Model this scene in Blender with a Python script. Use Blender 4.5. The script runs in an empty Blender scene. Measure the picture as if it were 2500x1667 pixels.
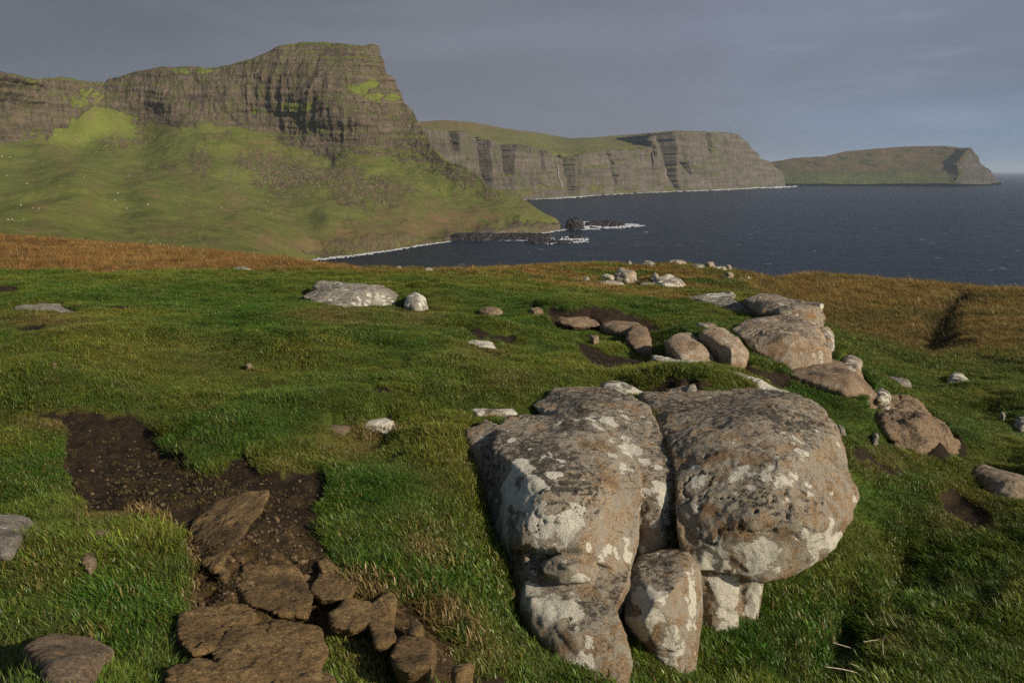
import bpy, bmesh, math, random
import numpy as np
from mathutils import Vector, Matrix
from mathutils.bvhtree import BVHTree
random.seed(7)
RNG = np.random.default_rng(11)
SC = bpy.context.scene
COL = SC.collection
R = math.radians

# ------------------------------------------------------------------ camera, sky, sun, exposure
EYE = 1.7                       # the eye above the turf at the viewer's feet
FPX = 1962.0                    # focal length in pixels of a 2500 px wide picture
PITCH = math.atan(0.212)
SEA = -70.0
cam_d = bpy.data.cameras.new('camera')
cam_d.sensor_width = 36.0
cam_d.lens = 36.0 * FPX / 2500.0
cam_d.clip_start = 0.05
cam_d.clip_end = 200000.0
cam = bpy.data.objects.new('camera', cam_d)
COL.objects.link(cam)
cam.location = (0, 0, EYE)
cam.rotation_euler = (math.pi / 2 - PITCH, 0, 0)
SC.camera = cam

SUN_AZ, SUN_EL = 123.0, 25.0    # clockwise from the view direction; elevation
sd = bpy.data.lights.new('sun', 'SUN')
sd.energy = 5.0
sd.angle = R(0.5)
sd.color = (1.0, 0.86, 0.68)
sun = bpy.data.objects.new('sun', sd)
COL.objects.link(sun)
sun_dir = Vector((math.sin(R(SUN_AZ)) * math.cos(R(SUN_EL)), math.cos(R(SUN_AZ)) * math.cos(R(SUN_EL)), math.sin(R(SUN_EL))))
sun.rotation_euler = (-sun_dir).to_track_quat('-Z', 'Y').to_euler()

SC.view_settings.view_transform = 'Standard'
SC.view_settings.look = 'None'
SC.view_settings.exposure = 0.0
SC.view_settings.gamma = 1.0
SC.render.engine = 'CYCLES'
SC.cycles.max_bounces = 5
SC.cycles.diffuse_bounces = 2
SC.cycles.glossy_bounces = 2
SC.cycles.transmission_bounces = 2
SC.cycles.transparent_max_bounces = 8
SC.cycles.volume_bounces = 0
SC.cycles.use_denoising = False
SC.cycles.use_adaptive_sampling = False


class NT:
    """small helper for writing node trees"""
    def __init__(self, tree):
        self.t = tree
        tree.nodes.clear()

    def n(self, kind, **kw):
        nd = self.t.nodes.new(kind)
        for k, v in kw.items():
            if k.startswith('i_'):
                nd.inputs[k[2:].replace('_', ' ')].default_value = v
            else:
                setattr(nd, k, v)
        return nd

    def l(self, a, b):
        self.t.links.new(a, b)
        return b

    def _in(self, sock, v):
        if hasattr(v, 'links'):
            self.l(v, sock)
        elif isinstance(v, (tuple, list)) and len(v) == 3 and sock.type == 'RGBA':
            sock.default_value = (*v, 1)
        else:
            sock.default_value = v

    def math(self, op, a, b=0.0, c=None, clamp=False):
        nd = self.n('ShaderNodeMath', operation=op, use_clamp=clamp)
        self._in(nd.inputs[0], a)
        self._in(nd.inputs[1], b)
        if c is not None:
            self._in(nd.inputs[2], c)
        return nd.outputs[0]

    def mix(self, f, a, b, mode='MIX'):
        nd = self.n('ShaderNodeMix', data_type='RGBA', blend_type=mode)
        self._in(nd.inputs[0], f)
        self._in(nd.inputs[6], a)
        self._in(nd.inputs[7], b)
        return nd.outputs[2]

    def noise(self, vec, scale, detail=4.0, rough=0.55, dist=0.0, col=False):
        nd = self.n('ShaderNodeTexNoise')
        self.l(vec, nd.inputs['Vector'])
        nd.inputs['Scale'].default_value = scale
        nd.inputs['Detail'].default_value = detail
        nd.inputs['Roughness'].default_value = rough
        nd.inputs['Distortion'].default_value = dist
        return nd.outputs['Color' if col else 'Fac']

    def step(self, v, a, b):
        nd = self.n('ShaderNodeMapRange', interpolation_type='SMOOTHSTEP')
        self._in(nd.inputs[0], v)
        self._in(nd.inputs[1], a)
        self._in(nd.inputs[2], b)
        return nd.outputs[0]

    def attr(self, name, kind='GEOMETRY'):
        return self.n('ShaderNodeAttribute', attribute_name=name, attribute_type=kind)

    def scale(self, vec, s):
        nd = self.n('ShaderNodeMapping')
        self.l(vec, nd.inputs[0])
        nd.inputs['Scale'].default_value = s
        return nd.outputs[0]

    def ramp(self, v, stops):
        nd = self.n('ShaderNodeValToRGB')
        cr = nd.color_ramp
        while len(cr.elements) < len(stops):
            cr.elements.new(0.5)
        for e, (p, c) in zip(cr.elements, stops):
            e.position = p
            e.color = (*c, 1)
        self._in(nd.inputs[0], v)
        return nd.outputs[0]


def new_mat(name):
    m = bpy.data.materials.new(name)
    m.use_nodes = True
    return m, NT(m.node_tree)


# sky: a Nishita sky behind and overhead, a bank of rain cloud in front
W = bpy.data.worlds.new('World')
SC.world = W
W.use_nodes = True
w = NT(W.node_tree)
wc = w.n('ShaderNodeTexCoord').outputs['Generated']
sky = w.n('ShaderNodeTexSky', sky_type='NISHITA')
sky.sun_disc = False
sky.sun_elevation = R(SUN_EL)
sky.sun_rotation = R(SUN_AZ)
sky.air_density = 1.0
sky.dust_density = 1.0
b_sky = w.n('ShaderNodeBackground')
w.l(sky.outputs[0], b_sky.inputs[0])
b_sky.inputs[1].default_value = 0.07
sx = w.n('ShaderNodeSeparateXYZ')
w.l(wc, sx.inputs[0])
streak = w.noise(w.scale(wc, (1.0, 1.0, 5.0)), 2.2, 5.0, 0.5, 0.4)
fine = w.noise(w.scale(wc, (1.0, 1.0, 7.0)), 7.0, 6.0, 0.55, 0.3)
side = w.step(w.math('ADD', sx.outputs[0], w.math('MULTIPLY_ADD', streak, 0.5, -0.25)), -0.60, 0.55)
cloud = w.ramp(side, [(0.0, (0.135, 0.150, 0.178)), (0.45, (0.180, 0.192, 0.234)), (0.75, (0.200, 0.216, 0.276)), (1.0, (0.20, 0.238, 0.32))])
low = w.math('SUBTRACT', 1.0, w.step(sx.outputs[2], 0.0, 0.13))
blue = w.math('MULTIPLY', low, w.step(sx.outputs[0], 0.15, 0.52))
cloud = w.mix(w.math('MULTIPLY', blue, 0.85), cloud, (0.185, 0.285, 0.42))
wisp = w.math('MULTIPLY', w.step(fine, 0.50, 0.72), w.step(sx.outputs[0], 0.05, 0.5))
cloud = w.mix(w.math('MULTIPLY', wisp, 0.55), cloud, (0.27, 0.32, 0.42))
shade = w.math('MULTIPLY_ADD', streak, 0.65, 0.675)
b_cl = w.n('ShaderNodeBackground')
w.l(w.mix(1.0, cloud, shade, 'MULTIPLY'), b_cl.inputs[0])
b_cl.inputs[1].default_value = 0.94
wm = w.n('ShaderNodeMixShader')
w.l(w.math('MULTIPLY', w.step(sx.outputs[1], -0.15, 0.45), 0.97), wm.inputs[0])
w.l(b_sky.outputs[0], wm.inputs[1])
w.l(b_cl.outputs[0], wm.inputs[2])
w.l(wm.outputs[0], w.n('ShaderNodeOutputWorld').inputs[0])

# ------------------------------------------------------------------ geometry helpers
CP, SP = math.cos(PITCH), math.sin(PITCH)


def ray(u, v):
    u = np.asarray(u, float); v = np.asarray(v, float)
    x = (u - 1250.0) / FPX; y = -(v - 833.5) / FPX
    return x, CP + y * SP, -SP + y * CP


def az_t(u, v):
    dx, dy, dz = ray(u, v)
    rh = np.hypot(dx, dy)
    return np.arctan2(dx, dy), dz / rh


def P(u, v, r):
    """the point seen at (u, v) of the photograph at horizontal distance r"""
    dx, dy, dz = ray(u, v)
    k = r / np.hypot(dx, dy)
    return np.stack([dx * k, dy * k, EYE + dz * k], -1)


def proj(x, y, z):
    zc = z - EYE
    f = y * CP - zc * SP
    up = y * SP + zc * CP
    f = np.maximum(f, 1e-3)
    return 1250.0 + FPX * x / f, 833.5 - FPX * up / f


def sea_r(u, v):
    return (SEA - EYE) / az_t(u, v)[1]


_perm = RNG.permutation(256).astype(np.int32)
_perm = np.concatenate([_perm, _perm, _perm])
_grad = RNG.normal(size=(256, 3)); _grad /= np.linalg.norm(_grad, axis=1)[:, None]


def perlin(p):
    p = np.asarray(p, float)
    i = np.floor(p).astype(np.int64); f = p - i
    i &= 255
    w_ = f * f * f * (f * (f * 6 - 15) + 10)
    out = 0.0
    for a in (0, 1):
        for b in (0, 1):
            for c in (0, 1):
                h = _perm[_perm[_perm[(i[:, 0] + a) & 255] + ((i[:, 1] + b) & 255)] + ((i[:, 2] + c) & 255)]
                g = _grad[h & 255]
                d = g[:, 0] * (f[:, 0] - a) + g[:, 1] * (f[:, 1] - b) + g[:, 2] * (f[:, 2] - c)
                wt = (w_[:, 0] if a else 1 - w_[:, 0]) * (w_[:, 1] if b else 1 - w_[:, 1]) * (w_[:, 2] if c else 1 - w_[:, 2])
                out = out + d * wt
    return out * 1.6


def fbm(p, octs=4, gain=0.5, lac=2.03):
    a, s = 1.0, 0.0
    for k in range(octs):
        s = s + a * perlin(p + 17.3 * k)
        p = p * lac
        a *= gain
    return s


def ridge(p, octs=4, gain=0.5):
    a, s = 1.0, 0.0
    for k in range(octs):
        s = s + a * (1 - 2 * np.abs(perlin(p + 9.1 * k)))
        p = p * 2.07
        a *= gain
    return s


def sstep(x, a, b):
    t = np.clip((x - a) / (b - a), 0, 1)
    return t * t * (3 - 2 * t)


class TPS:
    """thin plate spline through scattered 2-D controls"""
    def __init__(self, xy, val, reg=1e-6):
        xy = np.asarray(xy, float); n = len(xy)
        self.c = xy
        d = np.linalg.norm(xy[:, None] - xy[None], axis=2)
        K = self.k(d) + reg * np.eye(n)
        A = np.zeros((n + 3, n + 3))
        A[:n, :n] = K
        A[:n, n:] = np.c_[np.ones(n), xy]
        A[n:, :n] = A[:n, n:].T
        self.w = np.linalg.solve(A, np.r_[np.asarray(val, float), 0, 0, 0])

    @staticmethod
    def k(d):
        return d * d * np.log(d + 1e-9)

    def __call__(self, xy):
        out = np.empty(len(xy))
        n = len(self.c)
        for s in range(0, len(xy), 40000):
            q = xy[s:s + 40000]
            d = np.sqrt(((q[:, None] - self.c[None]) ** 2).sum(2))
            out[s:s + 40000] = self.k(d) @ self.w[:n] + self.w[n] + q @ self.w[n + 1:]
        return out


def in_poly(u, v, poly):
    poly = np.asarray(poly, float)
    ins = np.zeros(u.shape, bool)
    j = len(poly) - 1
    for i in range(len(poly)):
        xi, yi = poly[i]; xj, yj = poly[j]
        if yi != yj:
            ins ^= ((yi > v) != (yj > v)) & (u < (xj - xi) * (v - yi) / (yj - yi) + xi)
        j = i
    return ins


def blob(u, v, cu, cv, ru, rv, p=1.0):
    return np.exp(-(((u - cu) / ru) ** 2 + ((v - cv) / rv) ** 2) * p)


def mesh_np(name, verts, faces, smooth=True, mat=None):
    """mesh from arrays; faces is (n,3) or (n,4)"""
    me = bpy.data.meshes.new(name)
    verts = np.asarray(verts, np.float32); faces = np.asarray(faces, np.int32)
    k = faces.shape[1]
    me.vertices.add(len(verts)); me.vertices.foreach_set('co', verts.ravel())
    me.loops.add(faces.size); me.loops.foreach_set('vertex_index', faces.ravel())
    me.polygons.add(len(faces))
    me.polygons.foreach_set('loop_start', np.arange(0, faces.size, k, dtype=np.int32))
    me.polygons.foreach_set('loop_total', np.full(len(faces), k, np.int32))
    me.polygons.foreach_set('use_smooth', np.full(len(faces), smooth))
    me.update(calc_edges=True)
    me.validate()
    if mat:
        me.materials.append(mat)
    return me


def grid_faces(nr, nc):
    a = np.arange(nr * nc).reshape(nr, nc)
    return np.stack([a[:-1, :-1], a[:-1, 1:], a[1:, 1:], a[1:, :-1]], -1).reshape(-1, 4)


def set_attr(me, name, val):
    val = np.asarray(val, np.float32)
    if val.ndim == 1:
        at = me.attributes.new(name, 'FLOAT', 'POINT'); at.data.foreach_set('value', val)
    else:
        at = me.attributes.new(name, 'FLOAT_VECTOR', 'POINT'); at.data.foreach_set('vector', val.ravel())


def normals_np(me):
    n = np.empty(len(me.vertices) * 3, np.float32)
    me.vertex_normals.foreach_get('vector', n)
    return n.reshape(-1, 3)


def coords_np(me):
    c = np.empty(len(me.vertices) * 3, np.float32)
    me.vertices.foreach_get('co', c)
    return c.reshape(-1, 3).astype(float)


def put(name, me, label=None, cat=None, kind=None, group=None, origin=None):
    if origin is not None:
        me.transform(Matrix.Translation(-Vector(origin)))
    o = bpy.data.objects.new(name, me)
    if origin is not None:
        o.location = origin
    COL.objects.link(o)
    if label: o['label'] = label
    if cat: o['category'] = cat
    if kind: o['kind'] = kind
    if group: o['group'] = group
    return o


def interp(u, pts):
    pts = np.asarray(pts, float)
    return np.interp(u, pts[:, 0], pts[:, 1])


# ------------------------------------------------------------------ materials
def mat_ground():
    m, t = new_mat('turf_and_peat')
    pos = t.n('ShaderNodeNewGeometry').outputs['Position']
    col = t.attr('gcol').outputs['Color']
    soil = t.attr('soil').outputs['Fac']
    n1 = t.noise(pos, 9, 6, 0.65)
    n2 = t.noise(pos, 55, 5, 0.6)
    far = t.noise(t.scale(pos, (0.55, 1.0, 1.0)), 0.9, 7, 0.7, 0.3)
    k = t.math('ADD', t.math('MULTIPLY_ADD', n1, 0.7, 0.35), t.math('MULTIPLY_ADD', n2, 0.8, -0.4))
    k = t.math('MULTIPLY', k, t.math('MULTIPLY_ADD', far, 1.1, 0.42))
    grass = t.mix(1.0, col, k, 'MULTIPLY')
    peat = t.ramp(t.math('ADD', t.math('MULTIPLY', n1, 0.6), t.math('MULTIPLY', n2, 0.4)),
                  [(0.30, (0.012, 0.008, 0.006)), (0.52, (0.028, 0.0195, 0.012)), (0.70, (0.070, 0.046, 0.025))])
    ochre = t.math('MULTIPLY', t.attr('ochre').outputs['Fac'], t.step(t.noise(pos, 14, 7, 0.7), 0.40, 0.60))
    peat = t.mix(ochre, peat, t.mix(n2, (0.05, 0.032, 0.012), (0.24, 0.155, 0.058)))
    soil = t.step(soil, 0.30, 0.62)
    b = t.n('ShaderNodeBsdfPrincipled')
    t.l(t.mix(soil, grass, peat), b.inputs['Base Color'])
    b.inputs['Roughness'].default_value = 0.9
    b.inputs['Specular IOR Level'].default_value = 0.15
    bp = t.n('ShaderNodeBump'); bp.inputs['Strength'].default_value = 0.9; bp.inputs['Distance'].default_value = 0.02
    t.l(t.math('ADD', t.noise(pos, 70, 6, 0.7), n1), bp.inputs['Height'])
    t.l(bp.outputs[0], b.inputs['Normal'])
    t.l(b.outputs[0], t.n('ShaderNodeOutputMaterial').inputs[0])
    return m


def mat_grass():
    m, t = new_mat('grass_blades')
    c = t.attr('col', 'INSTANCER').outputs['Color']
    bv = t.attr('bv').outputs['Fac']
    dry = t.attr('dry').outputs['Fac']
    col = t.mix(1.0, c, bv, 'MULTIPLY')
    col = t.mix(t.math('MULTIPLY', dry, 0.8), col, t.mix(1.0, (0.34, 0.24, 0.10), bv, 'MULTIPLY'))
    d = t.n('ShaderNodeBsdfDiffuse'); t.l(col, d.inputs[0])
    tr = t.n('ShaderNodeBsdfTranslucent'); t.l(col, tr.inputs[0])
    g = t.n('ShaderNodeBsdfGlossy'); g.inputs['Roughness'].default_value = 0.42; g.inputs[0].default_value = (0.8, 0.85, 0.8, 1)
    m1 = t.n('ShaderNodeMixShader'); m1.inputs[0].default_value = 0.33
    t.l(d.outputs[0], m1.inputs[1]); t.l(tr.outputs[0], m1.inputs[2])
    m2 = t.n('ShaderNodeMixShader'); m2.inputs[0].default_value = 0.025
    t.l(m1.outputs[0], m2.inputs[1]); t.l(g.outputs[0], m2.inputs[2])
    t.l(m2.outputs[0], t.n('ShaderNodeOutputMaterial').inputs[0])
    return m


def mat_rock(name, lo, mid, hi, lichen=1.0, spots=0.0, dark=1.0, wet=0.0):
    m, t = new_mat(name)
    pos = t.n('ShaderNodeNewGeometry').outputs['Position']
    big = t.noise(pos, 2.6, 6, 0.6, 0.5)
    mid_n = t.noise(pos, 11, 8, 0.68, 0.3)
    grain = t.noise(pos, 95, 6, 0.72)
    base = t.ramp(t.math('ADD', t.math('MULTIPLY', big, 0.6), t.math('MULTIPLY', mid_n, 0.4)),
                  [(0.34, lo), (0.50, mid), (0.66, hi)])
    base = t.mix(1.0, base, t.math('MULTIPLY_ADD', grain, 1.5, 0.27), 'MULTIPLY')
    mw = t.attr('m_white').outputs['Fac']; md = t.attr('m_dark').outputs['Fac']; mo = t.attr('m_orange').outputs['Fac']
    # a fine crystalline speckle
    vs = t.n('ShaderNodeTexVoronoi'); vs.inputs['Scale'].default_value = 130.0; t.l(pos, vs.inputs['Vector'])
    sv = t.n('ShaderNodeSeparateColor'); t.l(vs.outputs['Color'], sv.inputs[0])
    base = t.mix(1.0, base, t.math('MULTIPLY_ADD', sv.outputs[0], 0.8, 0.6), 'MULTIPLY')
    # rusty bare patches
    on = t.step(t.math('ADD', t.math('MULTIPLY', mo, 0.5), t.noise(pos, 9, 9, 0.72)), 0.66, 0.84)
    col = t.mix(t.math('MULTIPLY', on, 0.75), base, t.mix(grain, (0.18, 0.095, 0.038), (0.40, 0.235, 0.11)))
    # grey crust, fine grained
    gl = t.step(t.math('ADD', t.noise(pos, 8.5, 12, 0.76), t.math('ADD', t.math('MULTIPLY', mw, 0.10), t.math('MULTIPLY', md, 0.07))), 0.475, 0.57)
    col = t.mix(t.math('MULTIPLY', gl, 0.72 * lichen), col, t.mix(t.noise(pos, 70, 5, 0.75), (0.13, 0.122, 0.098), (0.58, 0.55, 0.455)))
    # black speckle on weathered tops, also darkening one boulder's shaded flank
    st = t.noise(t.scale(pos, (1.0, 1.0, 1.5)), 21, 12, 0.82)
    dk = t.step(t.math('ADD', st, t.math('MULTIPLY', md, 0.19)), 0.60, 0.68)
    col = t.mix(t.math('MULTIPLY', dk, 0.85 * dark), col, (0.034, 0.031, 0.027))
    # cream lichen: crusty rosettes running together
    vo2 = t.n('ShaderNodeTexVoronoi', feature='SMOOTH_F1'); vo2.inputs['Scale'].default_value = 11.0; vo2.inputs['Smoothness'].default_value = 0.25
    wp = t.n('ShaderNodeVectorMath', operation='MULTIPLY_ADD')
    t.l(t.noise(pos, 22, 5, 0.7, 0, True), wp.inputs[0]); wp.inputs[1].default_value = (0.07,) * 3; t.l(pos, wp.inputs[2])
    t.l(wp.outputs[0], vo2.inputs['Vector'])
    wn = t.math('ADD', t.noise(pos, 4.2, 12, 0.70), t.math('MULTIPLY', mw, 0.36))
    wn = t.math('ADD', wn, t.math('MULTIPLY_ADD', vo2.outputs['Distance'], -0.34, 0.13))
    wl = t.step(wn, 0.635, 0.655)
    wcrack = t.step(t.noise(pos, 55, 6, 0.75), 0.34, 0.42)
    wl = t.math('MULTIPLY', t.math('MULTIPLY', wl, wcrack), lichen)
    col = t.mix(wl, col, t.mix(t.noise(pos, 60, 5, 0.7), (0.46, 0.435, 0.35), (0.84, 0.81, 0.69)))
    if spots:
        vo = t.n('ShaderNodeTexVoronoi'); vo.inputs['Scale'].default_value = 9.0
        warp = t.n('ShaderNodeVectorMath', operation='MULTIPLY_ADD')
        t.l(t.noise(pos, 14, 3, 0.6, 0, True), warp.inputs[0]); warp.inputs[1].default_value = (0.08,) * 3; t.l(pos, warp.inputs[2])
        t.l(warp.outputs[0], vo.inputs['Vector'])
        sp = t.math('MULTIPLY', t.math('SUBTRACT', 1.0, t.step(vo.outputs['Distance'], 0.30, 0.40)), t.step(t.noise(pos, 3, 2), 0.42, 0.55))
        col = t.mix(t.math('MULTIPLY', sp, spots), col, t.mix(grain, (0.34, 0.28, 0.2), (0.56, 0.50, 0.40)))
    b = t.n('ShaderNodeBsdfPrincipled')
    t.l(col, b.inputs['Base Color'])
    b.inputs['Roughness'].default_value = 0.85 - 0.45 * wet
    b.inputs['Specular IOR Level'].default_value = 0.2 + 0.3 * wet
    bp = t.n('ShaderNodeBump'); bp.inputs['Strength'].default_value = 1.0; bp.inputs['Distance'].default_value = 0.024
    h = t.math('ADD', t.math('MULTIPLY', mid_n, 0.6), t.math('MULTIPLY', grain, 0.6))
    h = t.math('ADD', h, t.math('MULTIPLY', wl, 0.12))
    h = t.math('ADD', h, t.math('MULTIPLY', t.noise(pos, 32, 8, 0.78), 0.9))
    t.l(h, bp.inputs['Height'])
    t.l(bp.outputs[0], b.inputs['Normal'])
    t.l(b.outputs[0], t.n('ShaderNodeOutputMaterial').inputs[0])
    return m


def mat_hill(name, unit, rock_a, rock_b, grass_a, grass_b):
    """unit: metres of the coarsest detail"""
    m, t = new_mat(name)
    pos = t.n('ShaderNodeNewGeometry').outputs['Position']
    rock = t.attr('rock').outputs['Fac']; scree = t.attr('scree').outputs['Fac']; bright = t.attr('bright').outputs['Fac']
    heath = t.attr('heath').outputs['Fac']
    s = 1.0 / unit
    cols = t.noise(t.scale(pos, (1.0, 1.0, 0.16)), 3.2 * s, 8, 0.72, 0.4)
    lay = t.noise(t.scale(pos, (0.08, 0.08, 1.0)), 2.6 * s, 6, 0.7, 0.2)
    sp = t.noise(pos, 4.5 * s, 8, 0.75)
    sp2 = t.noise(pos, 0.8 * s, 6, 0.6, 0.4)
    k = t.math('ADD', t.math('MULTIPLY', cols, 0.40), t.math('ADD', t.math('MULTIPLY', lay, 0.38), t.math('MULTIPLY', sp, 0.22)))
    rc = t.ramp(k, [(0.40, rock_a), (0.50, tuple((a + b) / 2 for a, b in zip(rock_a, rock_b))), (0.61, rock_b)])
    mossy = t.step(t.math('ADD', sp2, t.math('MULTIPLY', sp, 0.3)), 0.62, 0.78)
    rc = t.mix(t.math('MULTIPLY', mossy, 0.5), rc, grass_a)
    gc = t.mix(t.step(t.math('ADD', t.math('MULTIPLY', sp2, 0.6), t.math('MULTIPLY', sp, 0.4)), 0.35, 0.65), grass_a, grass_b)
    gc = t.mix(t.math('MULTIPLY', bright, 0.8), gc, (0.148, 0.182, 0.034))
    gc = t.mix(t.math('MULTIPLY', heath, t.step(sp2, 0.3, 0.6)), gc, (0.15, 0.105, 0.05))
    gc = t.mix(1.0, gc, t.math('MULTIPLY_ADD', sp, 0.7, 0.65), 'MULTIPLY')
    sc = t.ramp(t.math('ADD', t.math('MULTIPLY', t.noise(pos, 7 * s, 6, 0.8), 0.7), t.math('MULTIPLY', sp, 0.3)),
                [(0.40, (0.055, 0.044, 0.026)), (0.5, (0.130, 0.101, 0.056)), (0.64, (0.25, 0.198, 0.115))])
    gm = t.step(t.math('ADD', scree, t.math('MULTIPLY_ADD', sp, 0.9, -0.45)), 0.32, 0.62)
    col = t.mix(t.math('MULTIPLY', gm, 0.85), gc, sc)
    rm = t.step(t.math('ADD', rock, t.math('MULTIPLY_ADD', sp, 0.8, -0.4)), 0.38, 0.58)
    col = t.mix(rm, col, rc)
    b = t.n('ShaderNodeBsdfPrincipled')
    t.l(col, b.inputs['Base Color'])
    b.inputs['Roughness'].default_value = 0.95
    b.inputs['Specular IOR Level'].default_value = 0.1
    bp = t.n('ShaderNodeBump'); bp.inputs['Strength'].default_value = 0.8; bp.inputs['Distance'].default_value = unit * 0.22
    t.l(t.math('ADD', t.math('MULTIPLY', cols, t.math('MULTIPLY', rm, 1.5)), t.math('MULTIPLY', sp, t.math('MULTIPLY_ADD', gm, 0.5, 0.35))), bp.inputs['Height'])
    t.l(bp.outputs[0], b.inputs['Normal'])
    t.l(b.outputs[0], t.n('ShaderNodeOutputMaterial').inputs[0])
    return m


def mat_sea():
    m, t = new_mat('sea_water')
    pos = t.n('ShaderNodeNewGeometry').outputs['Position']
    wv = t.noise(t.scale(pos, (0.6, 1.0, 1.0)), 0.16, 8, 0.72, 0.3)
    sw = t.noise(t.scale(pos, (0.5, 1.0, 1.0)), 0.022, 4, 0.6)
    gust = t.noise(t.scale(pos, (0.5, 1.0, 1.0)), 0.0016, 4, 0.6, 0.5)
    caps = t.math('MULTIPLY', t.step(t.noise(t.scale(pos, (0.55, 1.0, 1.0)), 0.085, 4, 0.65, 0.4), 0.67, 0.71), t.step(t.noise(pos, 0.5, 4, 0.7), 0.42, 0.55))
    col = t.mix(t.step(t.math('ADD', t.math('MULTIPLY', wv, 0.7), t.math('MULTIPLY', gust, 0.3)), 0.32, 0.68), (0.005, 0.010, 0.019), (0.017, 0.030, 0.051))
    col = t.mix(caps, col, (0.62, 0.66, 0.68))
    b = t.n('ShaderNodeBsdfPrincipled')
    t.l(col, b.inputs['Base Color'])
    b.inputs['Roughness'].default_value = 0.32
    b.inputs['IOR'].default_value = 1.33
    b.inputs['Specular IOR Level'].default_value = 0.16
    bp = t.n('ShaderNodeBump'); bp.inputs['Strength'].default_value = 1.0; bp.inputs['Distance'].default_value = 2.2
    t.l(t.math('ADD', t.math('MULTIPLY', wv, 1.3), t.math('MULTIPLY', sw, 4.5)), bp.inputs['Height'])
    t.l(bp.outputs[0], b.inputs['Normal'])
    t.l(b.outputs[0], t.n('ShaderNodeOutputMaterial').inputs[0])
    return m


def mat_plain(name, a, b_, scale, rough=0.9):
    m, t = new_mat(name)
    pos = t.n('ShaderNodeNewGeometry').outputs['Position']
    b = t.n('ShaderNodeBsdfPrincipled')
    t.l(t.mix(t.step(t.noise(pos, scale, 6, 0.7), 0.35, 0.65), a, b_), b.inputs['Base Color'])
    b.inputs['Roughness'].default_value = rough
    b.inputs['Specular IOR Level'].default_value = 0.2
    t.l(b.outputs[0], t.n('ShaderNodeOutputMaterial').inputs[0])
    return m


M_GROUND = mat_ground()
M_GRASS = mat_grass()
M_PALE = mat_rock('lichened_sandstone', (0.175, 0.118, 0.066), (0.285, 0.203, 0.120), (0.38, 0.300, 0.205))
M_SPOT = mat_rock('spotted_sandstone', (0.205, 0.136, 0.078), (0.325, 0.230, 0.140), (0.42, 0.325, 0.22), 0.65, 0.75)
M_BROWN = mat_rock('bare_brown_sandstone', (0.140, 0.094, 0.056), (0.230, 0.162, 0.100), (0.32, 0.235, 0.15), 0.18, 0.0, 0.6)
M_OCHRE = mat_rock('ochre_bedrock', (0.075, 0.048, 0.020), (0.190, 0.124, 0.051), (0.32, 0.220, 0.098), 0.0, 0.0, 0.6, 0.35)
M_GREY = mat_rock('grey_sandstone', (0.135, 0.118, 0.095), (0.215, 0.190, 0.155), (0.31, 0.285, 0.24), 1.0)
M_BLACK = mat_plain('wet_black_basalt', (0.012, 0.012, 0.012), (0.045, 0.042, 0.038), 0.4, 0.6)
M_FOAM = mat_plain('sea_foam', (0.42, 0.46, 0.48), (0.80, 0.82, 0.82), 0.5, 0.8)
M_WOOL = mat_plain('fleece', (0.66, 0.63, 0.55), (0.80, 0.78, 0.70), 9.0)
M_STEM = mat_plain('dry_stalk', (0.36, 0.30, 0.22), (0.60, 0.54, 0.44), 60.0)
M_STONE = mat_plain('scree_stone', (0.08, 0.066, 0.044), (0.22, 0.178, 0.118), 0.35)
M_PEBBLE = mat_plain('gravel_stone', (0.04, 0.027, 0.018), (0.19, 0.13, 0.075), 22.0)

# ------------------------------------------------------------------ where the rocks lie (built further down)
ROCKS = []
FEET = []     # points of the turf at the rocks' feet


def rock(*args, foot=True, **kw):
    ROCKS.append((args, kw))
    if not foot: return
    pts = np.array([q for h in args[3] for q in (h[0] if isinstance(h, tuple) else h)], float)
    cut = pts[:, 1].max() - .22 * np.ptp(pts[:, 1])
    for u, v, r in pts[pts[:, 1] >= cut]:
        if 0 < u < 2500: FEET.append((u, v + .06 * np.ptp(pts[:, 1]), r))


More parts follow.
